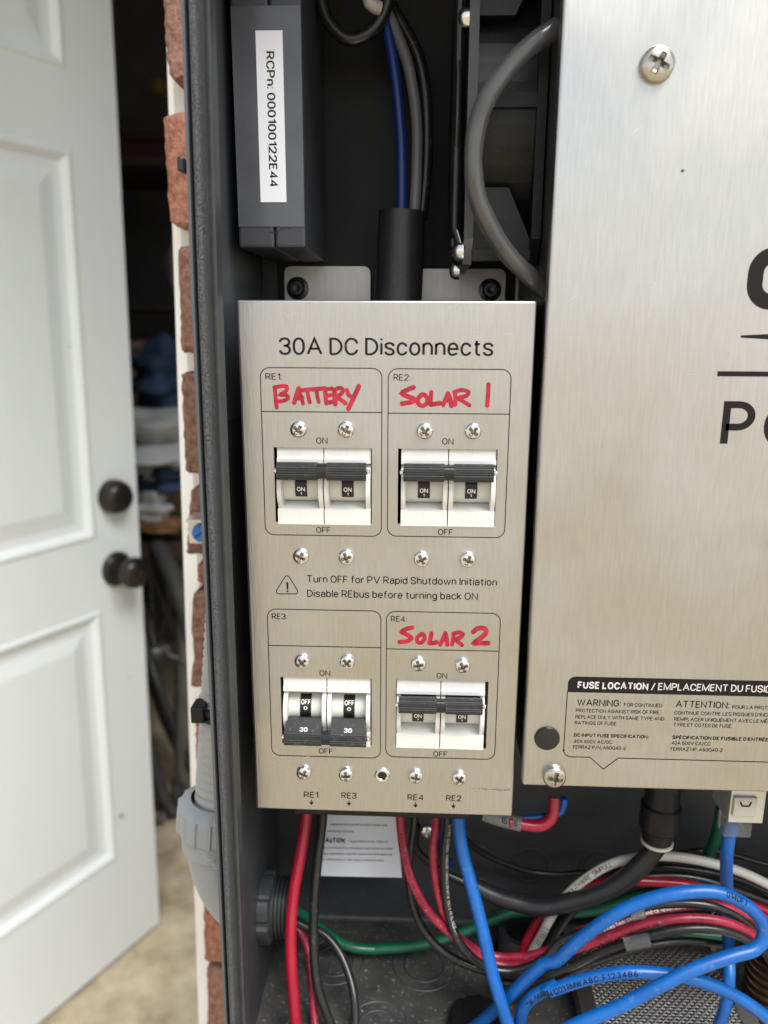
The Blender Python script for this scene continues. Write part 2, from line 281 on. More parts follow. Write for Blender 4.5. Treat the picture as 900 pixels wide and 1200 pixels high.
def text2d(s, width=None, cap=2.0, bold=0.0, fine=False):
    """bold: 0 regular. returns 2-D vertices and faces; each stroke is a ribbon of its own"""
    wt = 0.138 + bold * 3.2; pen = 0.0; gap = 0.085 + wt; vs, fs = [], []
    for ch in s:
        if ch == ' ': pen += 0.26; continue
        g = FONT[ch]
        for st in g[1]:
            pts, r = st[0], st[1]; closed = len(st) > 2 and st[2] is True; V = rounded(pts, r, closed)
            if len(st) > 2 and st[2] == 'D': V = rounded([(.0, 0), (0, 1)], 0)[:1] + [Vector((0, 1))] + rounded([(0, 1), (.58, 1), (.58, 0), (0, 0)], .42)[1:]
            if len(st) > 2 and st[2] == 'P': V = [Vector(pts[0])] + rounded(pts[1:], r)
            if len(st) > 2 and st[2] == '2': V = rounded(pts[:5], r)[:-1] + [Vector(pts[4]), Vector(pts[5])]
            if len(st) > 2 and st[2] == '5': V = [Vector(pts[0]), Vector(pts[1]), Vector(pts[2])] + rounded(pts[2:], r)[1:]
            if len(st) > 2 and st[2] == 'e': V = [Vector(pts[0])] + rounded(pts[1:], r)
            if len(st) > 2 and st[2] == 'G': V = rounded(pts[:5] + [pts[5]], r) + [Vector(pts[6])]
            V = [Vector((pen + wt / 2 + v.x * (1 - wt * 0.5), wt / 2 + v.y * (1 - wt))) for v in V]
            if fine:      # close-set points, for print that wraps round a curved surface
                W_ = []
                for i in range(len(V) if closed else len(V) - 1):
                    a_, b_ = V[i], V[(i + 1) % len(V)]; k_ = max(1, int((b_ - a_).length / 0.16)); W_ += [a_.lerp(b_, q / k_) for q in range(k_)]
                V = W_ if closed else W_ + [V[-1]]
            a, b = ribbon(V, wt, closed); k = len(vs); vs += a; fs += [tuple(i + k for i in f) for f in b]
        pen += g[0] * (1 - wt * 0.5) + gap
    x0 = min(v[0] for v in vs); x1 = max(v[0] for v in vs); kx = (width / (x1 - x0)) if width else cap
    return [((x - x0) * kx, y * cap) for x, y in vs], fs
def text_plate(s, a, width, cap, y, m, parent, bold=0.0, name='printed_text', rot=0.0):
    """flat print on a plate that faces -Y; a = (x,z) of the left end of the baseline"""
    vs, fs = text2d(s, width, cap, bold); c, q = math.cos(rad(rot)), math.sin(rad(rot))
    mb = MB()
    mb.add([(a[0] + c * u - q * v, y, a[1] + q * u + c * v) for u, v in vs], fs)
    return mb.build(name, m, parent)
def text_on_cable(s, pts, r, start, cap, m, parent, ang=0.0, flip=False, bold=0.0, name='jacket_print', view=(0.05, -1, 0.55)):
    C = spline(pts, 1.0)
    if flip: C = C[::-1]
    L = [0.0]
    for i in range(1, len(C)): L.append(L[-1] + (C[i] - C[i - 1]).length)
    def at(u):
        u = max(0, min(L[-1] - 0.01, u)); lo, hi = 0, len(L) - 1
        while hi - lo > 1:
            md = (lo + hi) // 2
            if L[md] <= u: lo = md
            else: hi = md
        t = (u - L[lo]) / max(1e-6, L[hi] - L[lo]); return C[lo].lerp(C[hi], t), (C[hi] - C[lo]).normalized()
    vs, fs = text2d(s, None, cap, bold, True); out = []
    for u, v in vs:
        p, T = at(start + u); V = Vector(view); V = (V - T * V.dot(T)).normalized(); B = V.cross(T)
        if B.dot(T.cross(V)) > 0: pass
        up = T.cross(V) * -1
        a = (v - cap / 2) / r + ang
        out.append(p + (V * math.cos(a) + up * -math.sin(a) * -1) * (r * 1.04))
    mb = MB(); mb.add(out, fs); return mb.build(name, m, parent)

# ================================================================ SETTING
ZG = -1203.0
g = MB(); g.add([(-60000, -60000, ZG), (60000, -60000, ZG), (60000, 3000, ZG), (-60000, 3000, ZG)], [(0, 1, 2, 3)])
struct(g.build('ground', CONCRETE, None, (0, 0, ZG)))
# garage interior behind the open door
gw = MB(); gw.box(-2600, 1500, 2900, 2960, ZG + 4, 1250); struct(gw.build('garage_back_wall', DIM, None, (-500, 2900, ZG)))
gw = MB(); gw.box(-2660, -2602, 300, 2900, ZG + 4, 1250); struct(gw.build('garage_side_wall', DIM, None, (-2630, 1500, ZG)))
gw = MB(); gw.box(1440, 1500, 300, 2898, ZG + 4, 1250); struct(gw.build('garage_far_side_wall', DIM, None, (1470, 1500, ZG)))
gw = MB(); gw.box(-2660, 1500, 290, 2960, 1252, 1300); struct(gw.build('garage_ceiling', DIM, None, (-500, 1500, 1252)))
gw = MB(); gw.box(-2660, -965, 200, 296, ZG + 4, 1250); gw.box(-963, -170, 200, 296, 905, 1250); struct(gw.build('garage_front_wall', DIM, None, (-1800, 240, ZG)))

# ---------------------------------------------------------------- door
DF = Vector((-490, 1050, 0)); DD = Vector((0.485, 0.875, 0)).normalized(); DN = Vector((DD.y, -DD.x, 0))   # DN points to the outside
def door_pt(u, d, z): # u from the free edge (negative towards the hinge), d outwards
    p = DF + DD * (u + 0.024 * (z + 330)) + DN * d; return (p.x, p.y, z)
ROOT_D = door_pt(-450, 0, -1195)
door = thing('panel_door', 'white six panel door standing half open with two dark knobs', 'door', ROOT_D)
WD = 900; ZB, ZT = -1195, 840
# slab: stiles and rails around six recessed fields, built as a grid on the outside face
us = [-WD, -WD + 100, -WD + 405, -495 + 100, -93, 0]; zs = [ZB, -986, -492, -364, 256, 369, 690, ZT]
fields = {(1, 1), (3, 1), (1, 3), (3, 3), (1, 5), (3, 5)}
sl = MB()
for i in range(5):
    for j in range(7):
        if (i, j) in fields: continue
        sl.add([door_pt(us[i], 0, zs[j]), door_pt(us[i + 1], 0, zs[j]), door_pt(us[i + 1], 0, zs[j + 1]), door_pt(us[i], 0, zs[j + 1])], [(0, 1, 2, 3)])
b0 = [(-WD, 0), (0, 0), (0, -42), (-WD, -42)]
sl.add([door_pt(-3, -0.0, ZB), door_pt(0, 0, ZB)], [])
for (ua, da), (ub, db) in (((0, 0), (0, -42)), ((0, -42), (-WD, -42)), ((-WD, -42), (-WD, 0))):
    sl.add([door_pt(ua, da, ZB), door_pt(ub, db, ZB), door_pt(ub, db, ZT), door_pt(ua, da, ZT)], [(0, 1, 2, 3)])
for z in (ZB, ZT): sl.add([door_pt(u, d, z) for u, d in b0], [(0, 1, 2, 3)])
sl.build('door_slab', DOORW, door)
for (i, j) in sorted(fields):
    u0, u1, z0, z1 = us[i], us[i + 1], zs[j], zs[j + 1]
    mb = MB()
    rings = [(0, 0), (3, 2.2), (8, 2.6), (13, -1.5), (18, -6.5), (26, -7.5), (33, -7.5), (58, -1.5), (62, -1.2)]
    vs = []
    for t, d in rings:
        vs += [door_pt(u0 + t, d, z0 + t), door_pt(u1 - t, d, z0 + t), door_pt(u1 - t, d, z1 - t), door_pt(u0 + t, d, z1 - t)]
    fs = [(4 * k + e, 4 * k + (e + 1) % 4, 4 * k + 4 + (e + 1) % 4, 4 * k + 4 + e) for k in range(len(rings) - 1) for e in range(4)]
    fs.append(tuple(4 * (len(rings) - 1) + e for e in range(4)))
    mb.add(vs, fs); mb.build('raised_panel', DOORW, door)
for (u, z, r_) in ((-78, -905, 5.5), (-70, -911, 2.5), (-40, -640, 2.2), (-120, -40, 2.0)):
    c_ = Vector(door_pt(u, 0.3, z)); MB().add([c_ + DD * (r_ * 0.8 * math.cos(k)) + Vector((0, 0, r_ * math.sin(k) * (1 + 0.3 * math.sin(3 * k)))) for k in [2 * math.pi * q / 12 for q in range(12)]], [tuple(range(12))]).build('scuff_mark', mat('door_scuff', (0.30, 0.29, 0.26), 0.7), door)
kp = Vector(door_pt(-55, 0, -427)); dp = Vector(door_pt(-55, 0, -296))
dk = MB().lathe([(0, 0), (31, 0), (31, 5), (28, 9), (20, 12), (12, 15), (12, 26), (20, 30), (26, 37), (28, 46), (26, 55), (20, 61), (10, 63), (0, 63)], kp, DN, 36).build('door_knob', KNOB, door)
MB().lathe([(6.5, 63.2), (6.5, 65.5), (0, 65.5)], kp, DN, 20).build('keyhole', BRONZE, dk)
MB().lathe([(0, 0), (30, 0), (30, 12), (27, 22), (22, 29), (17, 30.5), (0, 31)], dp, DN, 36).build('deadbolt', KNOB, door)

# ---------------------------------------------------------------- door frame (white brick mould)
fa, fb = (-138.97,215,138.04), (-156.25,215,-553.47)
sl_x = (fb[0] - fa[0]) / (fb[2] - fa[2])
def frame_x(z): return fa[0] + sl_x * (z - fa[2])
fr = MB()
zt, zb = 900, ZG + 6
for (dx0, dx1, y0, y1) in ((0, 95, 215, 262), (6, 95, 262.5, 330)):
    fr.add([(frame_x(z) + dx if dx == dx0 else -60, y, z) for z in (zb, zt) for (dx, y) in ((dx0, y0), (dx1, y0), (dx1, y1), (dx0, y1))],
           [(0, 1, 5, 4), (1, 2, 6, 5), (2, 3, 7, 6), (3, 0, 4, 7), (0, 3, 2, 1), (4, 5, 6, 7)])
tag(fr.build('door_frame', TRIM, None, (-150, 215, ZG)), 'bright white door jamb strip behind the edge of the bricks', 'door frame')

# ---------------------------------------------------------------- brick wall
wall = thing('brick_wall', 'rough red brick wall edge with white painted joints beside the cabinet', 'brick wall', (-60, 170, ZG))
mo = MB(); mo.add([(-126, 186, 420), (700, 186, 420), (700, 186, ZG), (-133, 186, ZG), (-126, 213.5, 420), (700, 213.5, 420), (700, 213.5, ZG), (-133, 213.5, ZG)],
                  [(0, 3, 2, 1), (4, 5, 6, 7), (0, 4, 7, 3), (1, 2, 6, 5), (0, 1, 5, 4), (3, 7, 6, 2)])
mo.build('mortar', MORTAR, wall)
def rough_brick(x0, x1, z0, z1, seed, m, chip=0.0, slant=0.0):
    rng = random.Random(seed); bm = bmesh.new(); bmesh.ops.create_cube(bm, size=1)
    bmesh.ops.bevel(bm, geom=bm.edges[:], offset=0.03, segments=1, affect='EDGES')
    y0, y1 = 168, 212
    for v in bm.verts: v.co = ((x0 + x1) / 2 + v.co.x * (x1 - x0), (y0 + y1) / 2 + v.co.y * (y1 - y0), (z0 + z1) / 2 + v.co.z * (z1 - z0))
    # cut only the end that shows into a fine rough grid
    ed = [e for e in bm.edges if e.calc_length() > 30]
    for k, x in enumerate((x0 + 3, x0 + 7, x0 + 12, x0 + 18, x0 + 26, x0 + 36)):
        bmesh.ops.bisect_plane(bm, geom=bm.verts[:] + bm.edges[:] + bm.faces[:], plane_co=(x, 0, 0), plane_no=(1, 0, 0))
    for k in range(1, 18):
        z = z0 + (z1 - z0) * k / 18
        bmesh.ops.bisect_plane(bm, geom=bm.verts[:] + bm.edges[:] + bm.faces[:], plane_co=(0, 0, z), plane_no=(0, 0, 1))
    for v in bm.verts:
        if v.co.x < x0 + 40:
            v.co.x += slant * ((z1 + z0) / 2 - v.co.z) / (z1 - z0) * max(0, 1 - (v.co.x - x0) / 40)
            v.co += Vector((rng.uniform(-0.5, 0.5), rng.uniform(-0.9, 0.6) if v.co.y < 190 else 0, rng.uniform(-0.7, 0.7)))
            if chip and v.co.z < z0 + 18 and v.co.x < x0 + 20: v.co.x += chip * (1 - (v.co.z - z0) / 18)
            if chip < 0 and v.co.z > z1 - 16 and v.co.x < x0 + 20: v.co.x -= chip * (1 - (z1 - v.co.z) / 16)
    for f in bm.faces: f.smooth = True
    mb = MB(); mb.bm(bm, True); return mb.build('brick', m, wall)
BL = [((-124.38,168,173.57), (-125.47,168,119.96), BRICK2, 2.0), ((-128.39,168,103.19), (-128.66,168,45.45), BRICK, 1.0), ((-124.44,168,35), (-125.9,168,-23.87), BRICK2, 0),
      ((-126.58,168,-35.61), (-127.44,168,-95.45), BRICK2, 0), ((-126.37,168,-104.37), (-128.18,168,-146.41), BRICK2, -2.0), ((-123.19,168,-152.94), (-123.84,168,-165.2), BRICK, 0), ((-128.4,168,-169.78), (-129.81,168,-236.01), BRICK2, -2.5),
      ((-129.77,168,-245.64), (-131.89,168,-306.67), BRICK, 0), ((-130.19,168,-318.19), (-132.5,168,-373.94), BRICK2, 0), ((-131.21,168,-383.45), (-133.91,168,-448.4), BRICK, 0), ((-132.28,168,-452.68), (-134.87,168,-517.08), BRICK2, 0),
      ((-134.37,168,-532.51), (-137.27,168,-604.77), BRICK, 0)]
for i, (a, b, m, chip) in enumerate(BL):
    rough_brick((a[0] + b[0]) / 2, -66 + 40 * (i % 2), b[2], a[2], 100 + i, m, chip, b[0] - a[0])
zc = BL[0][0][2] + 12
for i in range(3):
    rough_brick(-126, -26 - 40 * (i % 2), zc, zc + 58, 200 + i, BRICK, 0); zc += 68
zc = BL[-1][1][2] - 12
for i in range(9):
    rough_brick(-133, -26 - 40 * (i % 2), zc - 58, zc, 220 + i, (BRICK, BRICK2)[i % 2], 0); zc -= 68

# ================================================================ CABINET
XL, XRT, YB, ZF, ZTOP = -62.0, 420.0, 90.0, -338.0, 150.0
cab = thing('electrical_cabinet', 'open black metal electrical cabinet mounted on the brick wall', 'cabinet', (150, 90, ZF))
la, lb = (-61.69,-25,-9.71), (-63.44,-25,-290.57)
lt = (-59.95,-25,86.07)
def lip_x(z):
    if z > la[2]: return la[0] + (lt[0] - la[0]) * (z - la[2]) / (lt[2] - la[2])
    return la[0] + (lb[0] - la[0]) * (z - la[2]) / (lb[2] - la[2])
ZS = [ZF - 2, -250, -150, -50, 0, 60, 120, ZTOP + 2]
def strip_prism(mb, prof):   # prof in (dx from the lip line, y), swept down the slightly leaning lip
    n = len(prof); vs = []
    for z in ZS: vs += [(lip_x(z) + dx, y, z) for dx, y in prof]
    fs = [(r * n + k, r * n + (k + 1) % n, (r + 1) * n + (k + 1) % n, (r + 1) * n + k) for r in range(len(ZS) - 1) for k in range(n)]
    mb.add(vs, fs); mb.add(vs[:n], [tuple(range(n))]); mb.add(vs[-n:], [tuple(reversed(range(n)))]); return mb
strip_prism(MB(), [(-1.1, -25), (-0.1, -25), (-0.1, 160), (-1.1, 160)]).build('side_wall', GREYEDGE, cab)
strip_prism(MB(), [(0.7, -23.5), (1.2, -24.6), (2.2, -25.0), (3.2, -24.5), (3.6, -23), (3.6, -19), (0.7, -19)]).build('gasket', RUBBER, cab)
strip_prism(MB(), [(-0.08, -18.9), (4.4, -18.9), (4.7, -19.6), (5.6, -19.8), (6.2, -19.2), (6.2, -12), (5.4, -12), (5.4, -16), (-0.08, -16)]).build('lip_return', POWDER, cab)
lw = MB()
n = 0
lw.add([(XL, -12, ZF), (XL, YB, ZF), (XL, YB, ZTOP), (XL, -12, ZTOP), (XL - 1.4, -12, ZF), (XL - 1.4, YB, ZF), (XL - 1.4, YB, ZTOP), (XL - 1.4, -12, ZTOP)],
       [(0, 1, 2, 3), (4, 7, 6, 5), (0, 3, 7, 4)])
lw.build('inner_side_wall', POWDER, cab)
MB().box(XL, XRT, YB, YB + 1.5, ZF, ZTOP).build('back_wall', POWDER, cab)
MB().box(XL, XRT, -25, YB - 0.05, ZF - 1.5, ZF).build('cabinet_floor', POWDER_F, cab)
MB().box(XL - 2, XRT, -25, YB, ZTOP, ZTOP + 1.5).build('cabinet_roof', POWDER, cab)
MB().box(XRT, XRT + 1.5, -25, YB + 1.4, ZF, ZTOP).build('far_side_wall', POWDER, cab)
MB().box(XL + 8, XRT - 10, YB - 1.2, YB - 0.2, -60, ZTOP - 8, 0.3).build('back_shade_sheet', SHADE_SHEET, cab)  # added near-black sheet, its colour stands in for shade on the upper back wall
# bottom bend where the floor meets the back and side walls
MB().prism([(YB - 0.1, ZF + 0.05), (YB - 2.2, ZF + 0.05), (YB - 1.1, ZF + 0.6), (YB - 0.4, ZF + 1.4), (YB - 0.1, ZF + 2.6)], 'x', XL + 0.1, XRT - 1).build('bend', POWDER, cab)
def ring_mesh(c, r0, r1, ax, h):   # a raised ring (pressed knock-out)
    mb = MB(); mb.lathe([(r1 + 0.35, 0.02), (r1, h), (r0, h), (r0 - 0.35, 0.02)], c, ax, 40); return mb
for c, r in (((-28.11,59.06,-338), 15.5), ((19.63,58.51,-338), 16.5), ((-2.91,20.54,-338), 14.5)):
    mb = ring_mesh(c, r - 0.3, r, (0, 0, 1), 0.35); mb.lathe([(r * 0.68, 0.02), (r * 0.66, 0.3), (r * 0.62, 0.3), (r * 0.6, 0.02)], c, (0, 0, 1), 40)
    mb.build('knockout', POWDER, cab)
for px in ((77.91,90,-299.31), (114.93,90,-298.99), (49.13,90,-299.31)):
    mb = ring_mesh((px[0], YB, px[2]), 10.2, 10.9, (0, -1, 0), 0.35); mb.lathe([(8.0, 0.02), (7.9, 0.3), (7.4, 0.3), (7.3, 0.02)], (px[0], YB, px[2]), (0, -1, 0), 40)
    mb.build('knockout', POWDER, cab)

# screws -------------------------------------------------------------------
def screw_mesh(R, H, n=34, slot=0.17, arm=0.62):
    """pan head with a cross recess, axis -y, origin at the seat"""
    mb = MB(); vs = []; fs = []
    for i in range(n + 1):
        for j in range(n + 1):
            a, b = -1 + 2 * i / n, -1 + 2 * j / n
            x, z = a * math.sqrt(1 - b * b / 2), b * math.sqrt(1 - a * a / 2)
            rr = min(1.0, math.hypot(x, z)); h = H * (0.42 + 0.58 * math.sqrt(max(0, 1 - rr ** 2.6)))
            if rr > 0.985: h = 0
            w = slot * (1.0 if rr < 0.35 else 1.0 - 0.35 * (rr - 0.35))
            inx = (abs(x) < w and abs(z) < arm) or (abs(z) < w and abs(x) < arm)
            if inx: h -= H * (0.62 if rr < 0.3 else 0.5 * max(0.15, (arm - rr) / arm) + 0.12)
            vs.append((x * R, -h, z * R))
    for i in range(n):
        for j in range(n):
            k = i * (n + 1) + j; fs.append((k, k + n + 1, k + n + 2, k + 1))
    mb.add(vs, fs, True); mb.rec = [all((abs(vs[k][0]) < R * slot * 1.35 and abs(vs[k][2]) < R * arm * 1.1) or (abs(vs[k][2]) < R * slot * 1.35 and abs(vs[k][0]) < R * arm * 1.1) for k in f) for f in fs]; return mb
_scr = {}
def put_screw(x, y, z, R, H, parent, rot=0.0, m=None, name='screw', yaw=0.0):
    key = (R, H)
    if key not in _scr:
        sm2 = screw_mesh(R, H); o = sm2.build(name, m or CHROME); _scr[key] = o.data
        o.data.materials.append(SCREWSLOT_SHADE); o.data.polygons.foreach_set('material_index', [1 if q else 0 for q in sm2.rec])  # recess faces coloured darker, painted shade that makes the cross look deeper
        bpy.data.objects.remove(o)
    o = bpy.data.objects.new(name, _scr[key]); COL.objects.link(o)
    org = Vector(parent['_org']) if parent.get('_org') is not None else Vector((0, 0, 0))
    o.parent = parent; o.location = (Vector((x, y, z)) - org) * S; o.rotation_euler = (0, rad(rot), rad(yaw)); return o

# ---------------------------------------------------------------- disconnect cover
def sheet_cover(name, parent, x0, x1, z0, z1, y, depth, r, holes, m, back=False):
    """pan of bent sheet: rounded front edges, flanges going back, rectangular holes (x0,x1,z0,z1) with thickness"""
    mb = MB()
    bm = bmesh.new(); bmesh.ops.create_cube(bm, size=1)
    for v in bm.verts: v.co = ((x0 + x1) / 2 + v.co.x * (x1 - x0), y + depth / 2 + v.co.y * depth, (z0 + z1) / 2 + v.co.z * (z1 - z0))
    ed = [e for e in bm.edges if min(e.verts[0].co.y, e.verts[1].co.y) < y + 0.01]
    bmesh.ops.bevel(bm, geom=ed, offset=r, segments=6, affect='EDGES', profile=0.5)
    bm.faces.ensure_lookup_table()
    dead = [f for f in bm.faces if (all(abs(v.co.y - y) < 1e-3 for v in f.verts)) or (all(abs(v.co.y - y - depth) < 1e-3 for v in f.verts))]
    fr_v = [v.co.copy() for f in dead if abs(f.calc_center_median().y - y) < 1e-2 for v in f.verts]
    bmesh.ops.delete(bm, geom=dead, context='FACES')
    mb.bm(bm, True)
    fx0, fx1 = min(v.x for v in fr_v), max(v.x for v in fr_v); fz0, fz1 = min(v.z for v in fr_v), max(v.z for v in fr_v)
    xs = sorted({fx0, fx1} | {h[0] for h in holes} | {h[1] for h in holes}); zs = sorted({fz0, fz1} | {h[2] for h in holes} | {h[3] for h in holes})
    for i in range(len(xs) - 1):
        for j in range(len(zs) - 1):
            cx, cz = (xs[i] + xs[i + 1]) / 2, (zs[j] + zs[j + 1]) / 2
            if any(h[0] < cx < h[1] and h[2] < cz < h[3] for h in holes): continue
            mb.add([(xs[i], y, zs[j]), (xs[i + 1], y, zs[j]), (xs[i + 1], y, zs[j + 1]), (xs[i], y, zs[j + 1])], [(0, 1, 2, 3)])
    for a, b, c, d in holes:
        for p in (((a, c), (a, d)), ((b, d), (b, c)), ((a, d), (b, d)), ((b, c), (a, c))):
            mb.add([(p[0][0], y, p[0][1]), (p[1][0], y, p[1][1]), (p[1][0], y + 1.6, p[1][1]), (p[0][0], y + 1.6, p[0][1])], [(0, 1, 2, 3)])
    return mb.build(name, m, parent)

XA, XB = (-41.6, -4.9), (4.9, 41.6); ZA_, ZB_ = (-81.7, -53.0), (-175.3, -145.9)
HOLES = [(*XA, *ZA_), (*XB, *ZA_), (*XA, *ZB_), (*XB, *ZB_)]
pan = thing('disconnect_cover', 'brushed steel cover plate printed 30A DC Disconnects with handwritten red labels', 'cover plate', (0, 0, -206.4))
sheet_cover('face_plate', pan, -53.5, 53.5, -206.4, 0, 0, 58, 0.9, HOLES, STEEL)
YP = -0.07
# mounting tabs behind the top edge
def tab(x0, x1, z0, z1, y):
    mb = MB(); mb.prism([(x0, z0), (x1, z0)] + arc(x1 - 3, z1 - 3, 3, 0, 90, 4) + arc(x0 + 3, z1 - 3, 3, 90, 180, 4), 'y', y, y + 1.5); return mb.build('mounting_tab', STEEL_T, pan)
ta, tb_ = (-50.44,86,17.94), (-10.65,86,17.98)
tab(ta[0], tb_[0], -12, ta[2], 86); ta, tb2 = (11.27,86,16.89), (51.3,86,16.93); tab(ta[0], tb2[0], -12, ta[2], 86)
tc1, tc2 = (56.09,87,16.27), (72.73,87,16.29); tab(tc1[0], tc2[0], -12, tc1[2], 87)
def bolt(px):
    mb = MB(); mb.lathe([(5.2, 0), (5.2, 0.8), (3.6, 1.0), (3.6, 3.6), (3.0, 4.2), (1.7, 4.2), (1.7, 2.6), (0, 2.4)], (px[0], 86, px[2]), (0, -1, 0), 24); mb.build('button_bolt', BLACKGLOSS, pan)
bolt((-44.33,86,8.12)); bolt((44.28,86,7.57))
# printed borders
def border(x0, x1, z0, z1, r, wd, y, m, parent, zdiv=None, name='printed_border'):
    out, inn = [], []
    for cx, cz, a in ((x1 - r, z1 - r, 0), (x0 + r, z1 - r, 90), (x0 + r, z0 + r, 180), (x1 - r, z0 + r, 270)):
        out += arc(cx, cz, r, a, a + 90, 8); inn += arc(cx, cz, r - wd, a, a + 90, 8)
    n = len(out); mb = MB(); mb.add([(p[0], y, p[1]) for p in out] + [(p[0], y, p[1]) for p in inn], [(i, (i + 1) % n, n + (i + 1) % n, n + i) for i in range(n)])
    if zdiv is not None: mb.add([(x0 + wd, y, zdiv), (x1 - wd, y, zdiv), (x1 - wd, y, zdiv + wd), (x0 + wd, y, zdiv + wd)], [(0, 1, 2, 3)])
    return mb.build(name, m, parent)
WL = 0.34
border(-45.9, -1.05, -87.0, -23.6, 3.6, WL, YP, INK, pan, -39.9); border(0.9, 45.6, -86.8, -23.7, 3.6, WL, YP, INK, pan, -40.1)
border(-46.2, -1.1, -181.2, -116.9, 3.6, WL, YP, INK, pan, -132.6); border(0.75, 45.4, -180.4, -116.9, 3.6, WL, YP, INK, pan, -133.0)
def ptxt(s, a, b, cap, bold=-0.004): text_plate(s, a, b[0] - a[0], cap, YP, INK, pan, bold)
ptxt('30A DC Disconnects', (-38.63,-19.23), (38.7,-18.79), 6.25)
ptxt('RE1:', (-43.9,-28.14), (-37.77,-28.09), 2.35); ptxt('RE2:', (2.95,-28.11), (9.15,-28.07), 2.35)
ptxt('RE3:', (-44.33,-121.3), (-38.23,-121.17), 2.4); ptxt('RE4:', (2.61,-121.37), (8.79,-121.24), 2.4)
ptxt('ON', (-25.62,-51.52), (-21.32,-51.47), 2.4); ptxt('ON', (21.09,-51.34), (25.33,-51.29), 2.4)
ptxt('ON', (-25.84,-145.07), (-21.42,-144.96), 2.4); ptxt('ON', (20.93,-145.01), (25.16,-144.9), 2.4)
ptxt('OFF', (-26.18,-85.86), (-20.78,-85.77), 2.4); ptxt('OFF', (20.23,-85.96), (25.72,-85.87), 2.4)
ptxt('OFF', (-26.66,-179.66), (-21.02,-179.49), 2.4); ptxt('OFF', (20.24,-179.6), (25.9,-179.43), 2.4)
ptxt('Turn OFF for PV Rapid Shutdown Initiation', (-30.01,-105.83), (43.38,-104.96), 3.0); ptxt('Disable REbus before turning back ON', (-30.12,-111.78), (36.22,-110.99), 3.0)
ptxt('RE1', (-33.24,-200.25), (-27.15,-200.05), 2.75); ptxt('RE3', (-17.51,-200.13), (-11.1,-199.91), 2.75)
ptxt('RE4', (10.02,-200.01), (16.56,-199.79), 2.75); ptxt('RE2', (25.92,-199.88), (32.26,-199.67), 2.75)
for q in ((-30.03,-201.15), (-14.31,-201.02), (13.4,-200.9), (29.11,-200.77)):
    x, z = q; mb = MB(); mb.add([(x - 0.17, YP, z), (x + 0.17, YP, z), (x + 0.17, YP, z - 1.1), (x - 0.17, YP, z - 1.1)], [(0, 1, 2, 3)])
    mb.add([(x - 1.0, YP, z - 1.1), (x + 1.0, YP, z - 1.1), (x, YP, z - 2.7)], [(0, 1, 2)]); mb.build('printed_arrow', INK, pan)
# warning triangle
ap, bl, br = (-37.78,-101.97), (-43.35,-110.99), (-32.78,-110.78)
def tri_ring(pts, r, wd):
    out, inn = [], []
    cx, cz = sum(p[0] for p in pts) / 3, sum(p[1] for p in pts) / 3
    for k in range(3):
        p = Vector(pts[k]); a = (Vector(pts[k - 1]) - p).normalized(); b = (Vector(pts[(k + 1) % 3]) - p).normalized()
        half = a.angle(b) / 2; bis = (a + b).normalized(); c = p + bis * (r / math.sin(half)); t1 = p + a * (r / math.tan(half)); t2 = p + b * (r / math.tan(half))
        a1 = math.atan2(t1.y - c.y, t1.x - c.x); a2 = math.atan2(t2.y - c.y, t2.x - c.x); dA = (a2 - a1 + math.pi) % (2 * math.pi) - math.pi
        for i in range(7):
            an = a1 + dA * i / 6; out.append((c.x + r * math.cos(an), c.y + r * math.sin(an))); inn.append((c.x + (r - wd) * math.cos(an), c.y + (r - wd) * math.sin(an)))
    return out, inn
o_, i_ = tri_ring([ap, bl, br], 1.2, 0.36); n = len(o_)
mb = MB(); mb.add([(p[0], YP, p[1]) for p in o_ + i_], [(i, (i + 1) % n, n + (i + 1) % n, n + i) for i in range(n)])
mx, mz = ap[0], bl[1]
mb.add([(mx - 0.32, YP, mz + 2.2), (mx + 0.32, YP, mz + 2.2), (mx + 0.42, YP, mz + 5.1), (mx - 0.42, YP, mz + 5.1)], [(0, 1, 2, 3)])
mb.add([(mx + 0.42 * math.cos(k * math.pi / 5), YP, mz + 1.45 + 0.42 * math.sin(k * math.pi / 5)) for k in range(10)], [tuple(range(10))])
mb.build('printed_warning_triangle', INK, pan)
